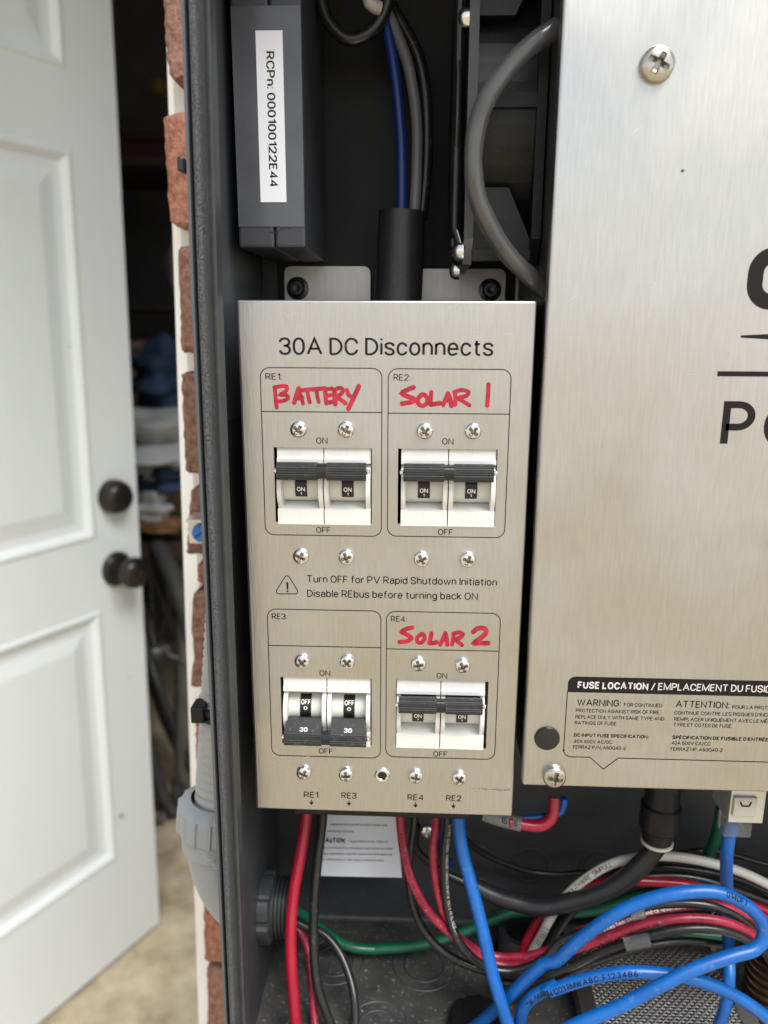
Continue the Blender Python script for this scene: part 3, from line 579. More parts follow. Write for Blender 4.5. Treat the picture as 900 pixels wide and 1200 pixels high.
# red marker handwriting
def strokes(lst, wd):
    mb = MB()
    for i, st in enumerate(lst):      # flat ink: each stroke a ribbon with round ends, a hair above the stroke before
        y = -0.03 - 0.02 * i; C = [Vector((p.x, p.z)) for p in spline([(p[0], 0, p[1]) for p in st], 0.6)]; n = len(C); r = wd * random.uniform(0.88, 1.12)
        vs, fs = ribbon(C, 2 * r * 0.96, False); h = len(vs) // 2
        mb.add([(v[0], y - 0.01 * (k % h) / h, v[1]) for k, v in enumerate(vs)], fs)
        for c, yy in ((C[0], y + 0.003), (C[-1], y - 0.013)):
            mb.add([(c.x + r * 0.98 * math.cos(2 * math.pi * k / 16), yy, c.y + r * 0.98 * math.sin(2 * math.pi * k / 16)) for k in range(16)], [tuple(range(16))])
    return mb.build('marker_writing', MARKER, pan)
strokes([[(-40.52,-30.82), (-40.39,-34.31), (-40.02,-38.21)], [(-40.68,-30.89), (-37.99,-30.41), (-36.11,-30.55), (-36.31,-32.1), (-38.47,-33.51), (-36.35,-33.65), (-35.75,-34.89), (-37.74,-35.84), (-39.57,-36.02)],
         [(-33.5,-36.43), (-32.56,-33.47), (-31.72,-31.14)], [(-31.88,-31.29), (-31,-33.84), (-30.27,-36.72)], [(-32.75,-34.87), (-30.54,-34.54)],
         [(-30.33,-31.9), (-26.63,-31.41)], [(-28.6,-31.89), (-28.17,-34.21), (-27.74,-36.23)], [(-26.71,-31.56), (-22.15,-31.06)], [(-25.22,-31.86), (-24.87,-34.03), (-24.43,-36.05)],
         [(-22.08,-31.37), (-21.88,-33.77), (-21.6,-36.49)], [(-22,-31.53), (-19.49,-31.2)], [(-21.88,-33.85), (-19.99,-33.52)], [(-21.6,-36.41), (-19.39,-36)],
         [(-18.56,-31.81), (-18.51,-34.13), (-18.3,-36.77)], [(-18.72,-31.66), (-16.68,-30.87), (-15.43,-31.63), (-16.23,-33.18), (-17.96,-34.13), (-16.48,-35.05), (-14.53,-36.43)],
         [(-14.02,-31.62), (-13.41,-33.47), (-12.32,-34.08)], [(-9.64,-30.2), (-11.38,-34.07), (-13.52,-38.45)]], 0.84)
strokes([[(10.26,-30.51), (7.33,-31.76), (6.09,-32.7), (8.13,-33.76), (10.79,-34.82), (9.71,-35.76), (6.29,-36.41)],
         [(13.4,-33.1), (12.03,-34.5), (12.05,-36.36), (13.62,-37.2), (15.16,-36.18), (15.37,-34.48), (14.18,-33.1), (13.09,-33.26)],
         [(16.8,-32.15), (16.61,-34.47), (16.57,-36.63)], [(16.57,-36.63), (18.28,-36.46), (19.98,-36.14)],
         [(21.24,-36.9), (21.96,-34.42), (22.85,-32.72)], [(22.85,-32.72), (23.67,-34.72), (24.2,-37.03)], [(21.83,-35.35), (23.68,-35.03)],
         [(25.31,-32.09), (25.52,-34.16), (25.59,-36.71)], [(25.16,-32.09), (27.84,-31.3), (30.25,-32.05), (29.45,-33.44), (26.61,-34.23), (28.5,-35.45), (30.71,-36.82)],
         [(37.4,-29.24), (37.38,-32.91), (37.21,-36.92)]], 0.84)
strokes([[(10.96,-123.72), (8.58,-124.36), (6.93,-125.58), (9.06,-126.71), (10.65,-128.06), (9.09,-129.48), (6.23,-129.84)],
         [(14.86,-126.19), (13.04,-127.71), (13.25,-129.78), (14.73,-129.95), (15.99,-128.14), (15.41,-126.38), (14.49,-126.3)],
         [(18.53,-125.91), (18.2,-128.09), (17.87,-130.07)], [(17.87,-130.07), (19.25,-130.04), (20.63,-129.61)],
         [(22.12,-130.57), (23.17,-127.98), (24.04,-125.79)], [(24.04,-125.79), (24.55,-127.95), (24.88,-130.51)], [(22.82,-128.77), (24.46,-128.34)],
         [(27.34,-125.92), (27.12,-128.09), (26.72,-130.46)], [(27.16,-125.92), (29.34,-125.28), (30.83,-126.03), (29.95,-127.43), (27.95,-128.26), (29.08,-129.23), (30.59,-130.57)],
         [(34.82,-124.97), (36.96,-123.35), (39.53,-123.69), (39.77,-125.44), (37.65,-127.65), (35.33,-129.68), (37.9,-129.62), (40.83,-129.55)]], 0.90)
# screws and the threaded insert
for k, (x, z) in enumerate([(-32.0, -46.2), (-14.4, -46.1), (14.6, -46.3), (32.3, -46.2), (-32.1, -95.0), (-14.6, -95.0), (14.2, -95.2), (31.8, -95.2),
                            (-32.5, -138.5), (-14.6, -138.3), (13.6, -138.6), (31.1, -138.9), (-32.8, -188.1), (-15.4, -188.3), (13.2, -188.3), (31.1, -188.5)]):
    put_screw(x, 0, z, 3.15, 2.7, pan, rot=random.uniform(0, 90))
ins = MB().lathe([(3.2, 0), (3.2, 0.5), (2.7, 1.0), (2.0, 1.0), (1.7, 0.6)], (-0.5, 0, -188.6), (0, -1, 0), 28).build('threaded_insert', CHROME, pan)
MB().lathe([(1.75, 0.5), (0, 0.45)], (-0.5, 0, -188.6), (0, -1, 0), 20).build('bore', FLAG, ins)
# faint scuff near the lower right corner
mb = MB(); rng = random.Random(3); sa = (34.72,-193.83); sb_ = (52.2,-194.05)
for k in range(26):
    t = rng.random() ** 0.7; x = sa[0] + (sb_[0] - sa[0]) * t; z = sa[1] + (sb_[1] - sa[1]) * t + rng.uniform(-0.25, 0.25); d = rng.uniform(0.08, 0.5)
    mb.add([(x - d, YP - 0.002 * k, z), (x, YP - 0.002 * k, z + 0.14), (x + d, YP - 0.002 * k, z), (x, YP - 0.002 * k, z - 0.12)], [(0, 1, 2, 3)])
mb.build('scuff_mark', INK, pan)

SCR = mat('bare_scratch', (0.72, 0.71, 0.69), 0.3, 1.0)
def scratches(parent, y, segs, m=None):
    mb = MB()
    for q, (a, b, wd) in enumerate(segs):
        A, B = Vector(a), Vector(b); d = (B - A).normalized(); nn = Vector((-d.y, d.x)) * wd / 2; M = (A + B) / 2 + nn * 6
        yy = y - 0.004 * q; mb.add([(A.x, yy, A.y), (M.x + nn.x, yy, M.y + nn.y), (B.x, yy, B.y), (M.x - nn.x, yy, M.y - nn.y)], [(0, 1, 2, 3)])
    mb.build('scratch', m or SCR, parent)['kind'] = 'stuff'
rs = random.Random(21); sg = []
for k in range(16):
    x, z = rs.uniform(-50, 50), rs.uniform(-200, -3); a = rs.uniform(-0.6, 0.6) + rs.choice((0, 1.2)); l = rs.uniform(2, 8); sg.append(((x, z), (x + l * math.cos(a), z + l * math.sin(a)), rs.uniform(0.05, 0.12)))
sg += [((-37.26,-3.06), (-34.3,-7.79), 0.12), ((-35.49,-6.01), (-30.53,-4.21), 0.1), ((-32.77,-8.38), (-29.41,-9.56), 0.1), ((-34.32,-183.8), (-29.31,-180.52), 0.28), ((47.54,-106.95), (51.03,-112.09), 0.12)]
scratches(pan, -0.03, sg)
# ---------------------------------------------------------------- two-pole breakers
GB = 'two-pole breakers in the disconnect cover'
CY, CZ = 8.0, -1.0
def breaker(label, x, z, on, dx):
    t = local_thing('circuit_breaker', label, 'breaker', GB)
    for s, x0 in ((0, -17.65), (1, 0.12)):
        x1 = x0 + 17.5
        p = MB()
        # stepped housing
        prof = [(0.9, 14.9), (0.9, 10.4), (-0.2, 10.2), (-0.2, 8.6), (6, 8.4), (12, 6), (12, -6), (5, -8.0), (0.5, -8.9), (-0.9, -9.2), (-0.9, -14.9), (40, -14.9), (40, 14.9)]
        p.prism(prof, 'x', x0 + 0.05, x1 - 0.05)
        pole = p.build('housing', IVORY, t)
        # cheeks either side of the toggle
        for cx in (x0 + 0.1, x1 - 1.75):
            d = [(CY - 10.6 * math.cos(rad(a)), CZ + 10.9 * math.sin(rad(a))) for a in range(-74, 75, 6)]
            MB().prism(d + [(12, 9), (12, -11)], 'x', cx, cx + 1.65).build('cheek', IVORY, pole)
        # drum
        d = [(CY - 6.4 * math.cos(rad(a)), CZ + 6.4 * math.sin(rad(a))) for a in range(-88, 89, 8)]
        MB().prism(d, 'x', x0 + 1.8, x1 - 1.8, True).build('toggle_drum', IVORY2, pole)
        # black flag strip with its marking
        xm = (x0 + x1) / 2 - 0.1
        aa = range(-35, 34, 4) if on else range(-30, 68, 4)
        fl = MB(); R1 = 6.7
        d = [(CY - R1 * math.cos(rad(a)), CZ + R1 * math.sin(rad(a))) for a in aa]
        d2 = [(CY - (R1 - 0.6) * math.cos(rad(a)), CZ + (R1 - 0.6) * math.sin(rad(a))) for a in aa]
        fl.prism(d + d2[::-1], 'x', xm - 2.25, xm + 2.25)
        flag = fl.build('flag', FLAG, pole)
        R2 = R1 + 0.06
        def wrap(sx, cap, a_mid, wd):
            vs, fs = text2d(sx, wd, cap, 0.01, True); out = []
            for u, v in vs:
                a = rad(a_mid) + (v - cap / 2) / R2; out.append((xm - wd / 2 + u, CY - R2 * math.cos(a), CZ + R2 * math.sin(a)))
            MB().add(out, fs).build('flag_print', WHITEINK, flag)
        if on: wrap('ON', 1.8, -6, 3.1); wrap('1', 1.2, -22, 0.6)
        else: wrap('OFF', 2.1, 34, 3.8); wrap('O', 1.5, 13, 1.6)
        # mark below on the lower face
        MB().box(xm - 0.07, xm + 0.07, -0.95, -0.5, -14.0, -9.6).build('mould_line', IVORY2, pole)
        MB().box(xm - 0.06, xm + 0.06, 0.84, 1.4, 10.8, 14.6).build('mould_line', IVORY2, pole)
    # handle
    hy, hz = -5.0, (6.4 if on else -9.0)
    h = MB()
    def ribbed(r, teeth, a_off=0):
        pr = []
        for k in range(teeth * 4):
            a = 2 * math.pi * k / (teeth * 4); rr = r * (1.0 if k % 4 in (0, 1) else 0.91); pr.append((hy + rr * 0.86 * math.cos(a), hz + rr * math.sin(a)))
        return pr
    for xa, xb in ((-16.7, -1.75), (1.75, 16.2)): h.prism(ribbed(3.35, 22), 'x', xa, xb)
    # levers from the drum to the bar
    for xa, xb in (((-15.2, -2.6), (2.6, 15.0)) if on else ((-16.5, -1.95), (1.95, 16.0))):
        if on: pr = [(hy + 0.5, hz + 2.6), (hy + 0.5, hz - 1.6), (2.5, hz - 4.6), (3.4, hz + 0.6)]
        else: pr = [(hy - 1.9, hz + 2.5), (hy + 1.5, hz - 2.4), (3.0, hz + 0.0), (0.2, hz + 6.4), (-1.2, hz + 6.6)]
        h.prism(pr, 'x', xa, xb)
    hd = h.build('handle', BLKPL, t)
    MB().prism([(hy + 2.5 * math.cos(k * math.pi / 8), hz + 2.9 * math.sin(k * math.pi / 8)) for k in range(16)], 'x', -1.74, 1.74, True).build('handle_tie', BLACKGLOSS, hd)
    for xa, xb in ((-17.9, -16.72), (16.22, 17.6)):
        MB().lathe([(0, 0), (0.85, 0.0), (0.95, 0.3), (0.95, xb - xa - 0.2), (0.5, xb - xa), (0, xb - xa)], (xa, hy, hz), (1, 0, 0), 16).build('pivot_pin', CHROME, hd)
    if not on:   # rating on the sloping lever face
        p0 = Vector((hy - 1.9, hz + 2.5)); p1 = Vector((-1.2, hz + 6.6)); dr = (p1 - p0).normalized(); nn = Vector((-dr.y, dr.x))
        for xm in (-8.9, 8.9):
            vs, fs = text2d('30', 3.2, 1.9, 0.01)
            MB().add([(xm - 1.6 + u, p0.x + dr.x * (1.0 + v) + nn.x * 0.06, p0.y + dr.y * (1.0 + v) + nn.y * 0.06) for u, v in vs], fs).build('rating_print', WHITEINK, hd)
    t.location = Vector((x + dx, 0, z)) * S
    return t
breaker('two-pole breaker switched on under the red word BATTERY', -23.25, -67.4, True, 0.35)
breaker('two-pole breaker switched on under red handwriting SOLAR 1, right of the BATTERY breaker', 23.25, -67.4, True, 0.45)
breaker('two-pole breaker switched off with its black handle down, in the unlabelled RE3 box', -23.25, -160.6, False, 0.3)
breaker('two-pole breaker switched on under red handwriting SOLAR 2, beside the switched off breaker', 23.25, -160.6, True, -0.45)
tb = MB(); tb.box(-42, 38, 22, 60, -224, -202, 0.8)
for k in range(9): tb.box(-40 + k * 8.6, -33.5 + k * 8.6, 20.5, 23, -222, -208, 0.3)
tag(tb.build('terminal_block', BLACKMATT, None, (0, 30, -228)), 'black terminal block under the bottom edge of the disconnect cover', 'terminal block')

# ---------------------------------------------------------------- inverter (right hand cover and chassis)
YR = -6.0
inv = thing('inverter', 'large brushed steel inverter cover with black logo and fuse warning panel', 'inverter', (200, 30, -190))
zbR = (56.36,-188.04)[1]
sheet_cover('front_cover', inv, 56.0, 372, zbR, 146, YR, 5.0, 1.2, [], STEEL)
MB().box(57.2, 370, YR + 1.8, 88, zbR + 3, 145, 0.6).build('chassis', FANGREY, inv)
# vent slots in the flank
for k in range(22):
    z = zbR + 12 + k * 8.2
    MB().box(56.9, 57.4, 5.5, 13.5, z, z + 4.6, 0.0).build('vent_slot', FLAG, inv)
YQ = YR - 0.07
def rtxt(s, a, b, cap, m=INK, bold=0.0): text_plate(s, a, b[0] - a[0], cap, YQ if m is INK else YQ - 0.05, m, inv, bold)
# logo fragments inside the frame
def rr_ring(x0, x1, z0, z1, r, wd, y, m, name):
    out, inn = [], []
    for cx, cz, a in ((x1 - r, z1 - r, 0), (x0 + r, z1 - r, 90), (x0 + r, z0 + r, 180), (x1 - r, z0 + r, 270)):
        out += arc(cx, cz, r, a, a + 90, 10)
        ri = max(0.5, r - wd); ci = (cx, cz) if r > wd else ((x1 - wd - ri) if cx > (x0 + x1) / 2 else (x0 + wd + ri), (z1 - wd - ri) if cz > (z0 + z1) / 2 else (z0 + wd + ri))
        inn += arc(ci[0], ci[1], ri, a, a + 90, 10)
    n = len(out); mb = MB(); mb.add([(p[0], y, p[1]) for p in out + inn], [(i, (i + 1) % n, n + (i + 1) % n, n + i) for i in range(n)]); return mb.build(name, m, inv)
q0, q1 = (122.84,17.55), (125.16,-2.94)
rr_ring(q0[0], q0[0] + 27, q1[1], q0[1], 8.5, 5.2, YQ, INK, 'logo_letter')
s0, s1 = (122.67,-11.48), (122.83,-12.91)
mb = MB(); mb.add([(s0[0], YQ, s0[1]), (s0[0] + 30, YQ, s0[1] + 1.5), (s0[0] + 30, YQ, s0[1] - 3.2), (s0[0] + 14, YQ, s0[1] - 1.5), (s0[0] + 0.2, YQ, s0[1] - 0.8)], [(0, 4, 3, 2, 1)]); mb.build('logo_sweep', INK, inv)
l0, l1 = (116.13,-23.68), (116.31,-25.44)
mb = MB(); mb.add([(l0[0], YQ, l0[1]), (l0[0] + 42, YQ, l0[1]), (l0[0] + 42, YQ, l1[1]), (l0[0], YQ, l1[1])], [(0, 3, 2, 1)]); mb.build('logo_rule', INK, inv)
p0, p1, pt = (119.49,-50.31), (130.81,-50.19), (117.79,-34.01)
text_plate('P', p0, p1[0] - p0[0], pt[1] - p0[1], YQ, INK, inv, 0.004, 'logo_letter')
o0 = (134.16,-50.76)
text_plate('O', o0, 16, pt[1] - p0[1], YQ, INK, inv, 0.0, 'logo_letter')
# fuse location panel
f0, f1, f2 = (71.71,-140.02), (72.1,-146.59), (72.2,-174.47)
FX1 = f0[0] + 108
hb = MB(); pts = [(f0[0] - 0.2, f1[1]), (FX1, f1[1])] + arc(FX1 - 3, f0[1] - 3, 3, 0, 90, 6) + arc(f0[0] + 2.8, f0[1] - 3, 3, 90, 180, 6)
hb.add([(p[0], YQ, p[1]) for p in pts], [tuple(range(len(pts)))]); hb.build('label_header', INK, inv)
ol = [(f0[0] - 0.2, f1[1]), (f0[0] - 0.2, f2[1] + 3)] + arc(f0[0] + 2.8, f2[1] + 3, 3, 180, 270, 5) 
n0, n1, n2 = (82.01,-174.17), (87.62,-179.53), (93.12,-173.96)
ol += [(n0[0], f2[1]), (n1[0], n1[1]), (n2[0], f2[1])] + arc(FX1 - 3, f2[1] + 3, 3, 270, 360, 5) + [(FX1, f1[1])]
def polyline(pts, wd, y, m, name, parent):
    mb = MB(); V = [Vector(p) for p in pts]; L_, R_ = [], []
    for i, p in enumerate(V):
        a = (V[i] - V[i - 1]).normalized() if i else (V[1] - V[0]).normalized(); b = (V[i + 1] - V[i]).normalized() if i < len(V) - 1 else a
        na, nb = Vector((-a.y, a.x)), Vector((-b.y, b.x)); m_ = (na + nb).normalized(); k = wd / 2 / max(0.4, m_.dot(na)); L_.append(p + m_ * k); R_.append(p - m_ * k)
    n = len(V); mb.add([(p.x, y, p.y) for p in L_ + R_], [(i, i + 1, n + i + 1, n + i) for i in range(n - 1)]); return mb.build(name, m, parent)
ol[0] = (ol[0][0], ol[0][1] - 0.02); ol[-1] = (ol[-1][0], ol[-1][1] - 0.02)
polyline(ol, 0.36, YQ, INK, 'label_outline', inv)
rtxt('FUSE LOCATION', (75.28,-144.95), (102.22,-144.62), 3.0, CREAMINK, 0.02); rtxt('/ EMPLACEMENT DU FUSIBLE', (103.32,-144.83), (152.42,-144.39), 3.0, CREAMINK, 0.0)
rtxt('WARNING:', (75.52,-152.3), (92.37,-152.09), 2.9); rtxt('FOR CONTINUED', (93.57,-152.17), (108.27,-151.9), 1.55)
rtxt('PROTECTION AGAINST RISK OF FIRE,', (75.25,-155.1), (107.85,-154.69), 1.55); rtxt('REPLACE ONLY WITH SAME TYPE AND', (75.2,-157.78), (109.5,-157.32), 1.55); rtxt('RATINGS OF FUSE.', (75.13,-160.36), (91.66,-160.26), 1.55)
rtxt('DC INPUT FUSE SPECIFICATION:', (75.13,-165.66), (104.16,-165.31), 1.55, bold=0.02); rtxt('40A 600V AC/DC', (75.18,-168.39), (90.26,-168.19), 1.55); rtxt('FERRAZ P/N: A60Q40-2', (75.11,-170.88), (95.76,-170.76), 1.55)
rtxt('ATTENTION:', (113.38,-152), (133.74,-151.94), 2.9); rtxt('POUR LA PROTECTION', (134.93,-152.02), (154.95,-151.96), 1.55)
rtxt("CONTINUE CONTRE LES RISQUES D'INCENDIE,", (113.11,-155.03), (154.42,-154.62), 1.55); rtxt('REMPLACER UNIQUEMENT AVEC LE MÊME', (113.25,-157.7), (151.52,-157.36), 1.55); rtxt('TYPE ET COTES DE FUSE.', (113.25,-160.14), (135.79,-159.99), 1.55)
rtxt("SPÉCIFICATION DE FUSIBLE D'ENTRÉE CC:", (113.3,-165.54), (153.86,-165.09), 1.55, bold=0.02); rtxt('40A 600V CA/CC', (113.19,-168.01), (128.22,-167.94), 1.55); rtxt('FERRAZ NP: A60Q40-2', (113.1,-170.62), (133.21,-170.63), 1.55)
for px, r_ in (((86.77,72.66), 5.5), ((68.29,-182.68), 4.7)): put_screw(px[0], YR, px[1], r_, 3.6, inv, rot=28 if r_ > 5 else 12, name='cover_screw', m=COVERSCREW)
px = (64.73,-166.58); MB().lathe([(5.0, 0), (5.0, 0.5), (4.6, 1.1), (3.2, 1.4), (0, 1.5)], (px[0], YR, px[1]), (0, -1, 0), 32).build('hole_plug', BLACKGLOSS, inv)
sp = (98.05,41.33); MB().lathe([(0.55, 0.02), (0.4, 0.3), (0, 0.35)], (sp[0], YR, sp[1]), (0, -1, 0), 8).build('speck', DARKMET, inv)
sg = [((80.01,51.78), (84.72,54.83), 0.2), ((81.19,50.75), (83.81,52.53), 0.1), ((81.09,62.47), (83.12,60.94), 0.12)]
for k in range(22):
    x, z = rs.uniform(60, 150), rs.uniform(-180, 90); a = rs.uniform(-0.6, 0.6) + rs.choice((0, 1.2)); l = rs.uniform(2, 9); sg.append(((x, z), (x + l * math.cos(a), z + l * math.sin(a)), rs.uniform(0.05, 0.12)))
scratches(inv, YR - 0.03, sg)
# glands on the underside
gx = (83.37,28,-219.26); MB().lathe([(0, 6), (13, 6), (13.5, 2), (13.5, -4), (12, -7), (10, -8), (0, -8)], (gx[0], 28, zbR - 1), (0, 0, 1), 40, fn=lambda r, h, a: r * (1 + (0.02 if int(a * 9) % 2 else 0))).build('cable_gland', BLACKMATT, inv)
gx = (93.95,20,-210.47); MB().lathe([(0, 0), (4.2, 0), (4.2, -2.0), (3.2, -3.6), (0, -4.2)], (gx[0], 18, zbR + 2.5), (0, 0, 1), 24).build('underside_screw', CHROME, inv)
# ethernet jack and its shield
ja = (152.24,16,-206.25)
MB().box(ja[0] - 7.2, ja[0] + 7.2, 8, 26, ja[2] - 5.5, ja[2] + 12, 0.5).build('jack_shield', TIN, inv)

# ---------------------------------------------------------------- fan between box and inverter
fan = thing('cooling_fan', 'black square axial fan with wire guard mounted on the inverter flank', 'fan', (42, 50, 15))
fz0, fz1 = (26.22,20,14.21)[2], 125.0
XF0, XF1 = 28.2, 56.4
def flange(x0, x1):
    mb = MB(); N = 40; cy, cz = 54, (fz0 + fz1) / 2; out, inn = [], []
    hw, hh = 34, (fz1 - fz0) / 2
    for k in range(N):
        a = 2 * math.pi * k / N; c, s = math.cos(a), math.sin(a); t = min(hw / max(1e-6, abs(c)), hh / max(1e-6, abs(s))); out.append((cy + c * t, cz + s * t)); inn.append((cy + c * 31, cz + s * 44))
    for xx in (x0, x1): mb.add([(xx, *p) for p in out + inn], [(i, (i + 1) % N, N + (i + 1) % N, N + i) for i in range(N)])
    for ring in (out, inn): mb.add([(x0, *p) for p in ring] + [(x1, *p) for p in ring], [(i, (i + 1) % N, N + (i + 1) % N, N + i) for i in range(N)])
    return mb
flange(XF0, XF0 + 3.4).build('flange', FANGREY, fan); flange(XF1 - 3.4, XF1).build('flange', BLACKMATT, fan)
cyl = MB(); N = 40; pr = [(54 + 31.5 * math.cos(2 * math.pi * k / N), (fz0 + fz1) / 2 + 44.5 * math.sin(2 * math.pi * k / N)) for k in range(N)]
for k in range(N):
    a, b = pr[k], pr[(k + 1) % N]; cyl.add([(XF0 + 3.4, *a), (XF1 - 3.4, *a), (XF1 - 3.4, *b), (XF0 + 3.4, *b)], [(0, 1, 2, 3)], True)
cyl.build('duct', BLACKMATT, fan)
zc = (fz0 + fz1) / 2
for zz, sg in ((fz0 + 1, 1), (fz1 - 1, -1)):
    MB().prism([(XF0 + 3.4, zz), (XF1 - 3.4, zz), (XF1 - 3.4, zz + sg * 4), (XF0 + 3.4, zz + sg * 4)], 'y', 21, 26).build('frame_bar', BLACKMATT, fan)
    MB().prism([(XF0 + 3.4, zz + sg * 4.3), (XF1 - 3.4, zz + sg * 4.3), (XF1 - 3.5, zz + sg * 8), (XF1 - 12, zz + sg * 26), (XF0 + 3.6, zz + sg * 26)], 'y', 23.5, 30).build('corner_gusset', BLACKMATT, fan)
MB().prism([(XF0 + 3.4, zc - 2), (XF1 - 3.4, zc - 2), (XF1 - 3.4, zc + 3), (XF0 + 3.4, zc + 3)], 'y', 20.5, 23).build('frame_bar', BLACKMATT, fan)
hub = MB().lathe([(0, 0), (14, 0), (14, 18), (0, 18)], (XF0 + 4, 54, zc), (1, 0, 0), 28).build('hub', BLACKMATT, fan)
for k in range(7):
    a = 2 * math.pi * k / 7; c, s = math.cos(a), math.sin(a); c2, s2 = math.cos(a + 0.55), math.sin(a + 0.55)
    MB().add([(XF0 + 5, 54 + 13 * c, zc + 13 * s), (XF0 + 5, 54 + 29 * c, zc + 29 * s), (XF0 + 20, 54 + 29 * c2, zc + 29 * s2), (XF0 + 20, 54 + 13 * c2, zc + 13 * s2),
              (XF0 + 6, 54 + 13 * c, zc + 13 * s), (XF0 + 6, 54 + 29 * c, zc + 29 * s), (XF0 + 21, 54 + 29 * c2, zc + 29 * s2), (XF0 + 21, 54 + 13 * c2, zc + 13 * s2)],
             [(0, 1, 2, 3), (7, 6, 5, 4), (0, 4, 5, 1), (2, 6, 7, 3), (1, 5, 6, 2), (0, 3, 7, 4)]).build('blade', BLACKMATT, fan)
# wire guard on the near side face
gd = MB()
for rr in (16, 24, 32):
    gd.tube([(XF0 - 3.2, 54 + rr * 0.95 * math.cos(2 * math.pi * k / 20), zc + rr * 1.35 * math.sin(2 * math.pi * k / 20)) for k in range(21)], 1.0, 8, cap=False)
gd.tube([(XF0 - 0.9, 22, fz0 + 5), (XF0 - 2.6, 24, fz0 + 11), (XF0 - 3.2, 26, fz0 + 14), (XF0 - 3.2, 26, zc), (XF0 - 3.2, 26, fz1 - 14), (XF0 - 2.6, 24, fz1 - 11), (XF0 - 0.9, 22, fz1 - 5)], 1.7, 10)
gd.tube([(XF0 - 3.0, 34, fz0 + 4), (XF0 - 3.0, 34, zc), (XF0 - 3.0, 34, fz1 - 4)], 1.5, 10)
gd.build('wire_guard', BLACKGLOSS, fan)
MB().box(XF0 - 4.6, XF0 - 0.2, 28, 50, fz0 + 6, fz1 - 4, 1.2).build('side_bracket', BLACKGLOSS, fan)
for (yy, zz) in ((23.5, fz0 + 4.5), (26, fz1 - 27), (50, fz0 - 0.5)):
    MB().lathe([(0, 4.0), (1.6, 3.9), (3.0, 3.2), (3.7, 1.8), (3.8, 0), (0, 0)], (XF0, yy, zz), (-1, 0, 0), 24).build('guard_screw', CHROME, fan)

# ---------------------------------------------------------------- grey control box top left
bx0, bx1, bz0 = -56.3, -31.0, 19.6
box_ = thing('control_module', 'dark grey plastic module with taped white serial number strip', 'module', (-44, 52, bz0))
MB().box(bx0, (bx0 + bx1) / 2 - 0.15 + 1.0, 20, 86, bz0, 145, 1.0).build('case_half', GREYPL, box_)
MB().box((bx0 + bx1) / 2 + 0.15 + 1.0, bx1, 20, 86, bz0, 145, 1.0).build('case_half', GREYPL, box_)
t0, t1 = (-53.09,20,100.58), (-30.51,20,27.14)
MB().box(bx0 + 0.25, bx1 - 0.25, 19.72, 19.9, t1[2], t0[2], 0.0).build('clear_tape', TAPE, box_)
a0, a1, a2 = (-47.42,19.6,92.67), (-37.79,19.6,92.57), (-48.66,19.6,35.7)
lab = MB().box(a0[0], a1[0], 19.5, 19.66, a2[2], a0[2]).build('serial_label', PAPER, box_)
z_0, z_1 = (-42.31,19.4,86.04), (-43.67,19.4,41.17)
text_plate('RCPn: 000100122E44', (z_0[0] - 1.6, z_0[2]), z_0[2] - z_1[2], 3.05, 19.42, INK, lab, 0.004, 'label_print', rot=-90)
sp_ = (-40.45,19.9,26.54)
polyline([(sp_[0] - 4, sp_[2] - 1.3), (sp_[0] - 0.8, sp_[2] - 1.3), (sp_[0] + 0.3, sp_[2]), (sp_[0] + 4, sp_[2] + 0.1)], 0.35, 19.92, FLAG, 'seam_notch', box_)
# small printing on its shaded flank
for (u, txt, wd, cap) in ((74, 'REBUS', 24, 4.2), (62, 'BEACON', 15, 2.0), (27, 'V1.31', 12, 2.6)):
    vs, fs = text2d(txt, wd, cap); MB().add([(bx1 + 0.06, 40 + v, bz0 + u - uu) for uu, v in vs], fs).build('flank_print', GREYPL, box_)

# ---------------------------------------------------------------- cables
def cable(name, label, pts, r, m, cat='cable', group=None, wob=0.0, seg=20):
    e = Vector(pts[-1]); d_ = (e - Vector(pts[-2])).normalized()
    if e.x > 160: pts = list(pts) + [tuple(e + d_ * 45 + Vector((15, 2, 4))), tuple(e + d_ * 70 + Vector((75, 10, 0))), tuple(e + d_ * 70 + Vector((190, 14, -6)))]
    pts = [(p[0], p[1], max(p[2], ZF + r + 0.6)) for p in pts]
    o = MB().tube(pts, r, seg, wob=wob).build(name, m, None, pts[0]); tag(o, label, cat, group); return o
# upper: heat shrink sleeve with three wires
pa, pb = (2.76,58,0.56), (4.22,58,37.64)
sl_ = thing('wire_sleeve', 'black heat shrink sleeve behind the top edge of the disconnect cover', 'sleeve', pa)
MB().tube([(pa[0], 58, -12), pa, (3.67,58,20.03), pb], 10.6, 28, cap=False, r2=9.6).build('outer_skin', SHRINK, sl_)
MB().tube([(3.91,58,32.95), (4.23,58,36.97)], 9.2, 28).build('filling', FLAG, sl_)
cable('sleeve_wire', 'navy blue wire rising from the black sleeve', [(4.17,56,34.48), (3.95,58,53.51), (3.16,60,70.12), (0.74,62,90.74), (-2.9,64,108.99), (-7.4,66,122.98)], 2.3, W_NAVY)
cable('sleeve_wire', 'grey wire rising from the black sleeve', [(9.37,56,34.47), (10.15,58,53.48), (9.88,60,72.21), (6.72,62,91.73), (1.01,64,106.9), (-6.25,66,120.94)], 2.3, W_GREY)
cable('sleeve_wire', 'black wire rising at the right of the grey wire from the sleeve', [(12.44,60,34.99), (14.2,62,58.6), (13.61,64,80.64), (10.09,66,98.13), (2.95,68,111.33), (-4.09,69,122.04)], 2.6, W_BLACK)
cable('loop_wire', 'black wire loop hanging beside the module at the top', [(-29.59,60,122.96), (-26.93,60,110.91), (-18.45,60,102.9), (-9.32,60,105.15), (-3.89,60,111.67), (-1.45,60,119.64)], 2.6, W_BLACK)
cable('sleeve_wire', 'cream wire end at the top edge above the sleeve', [(-10.18,56,119.22), (-9.07,56,114.28), (-5.26,58,112.97)], 2.6, W_WHITE)
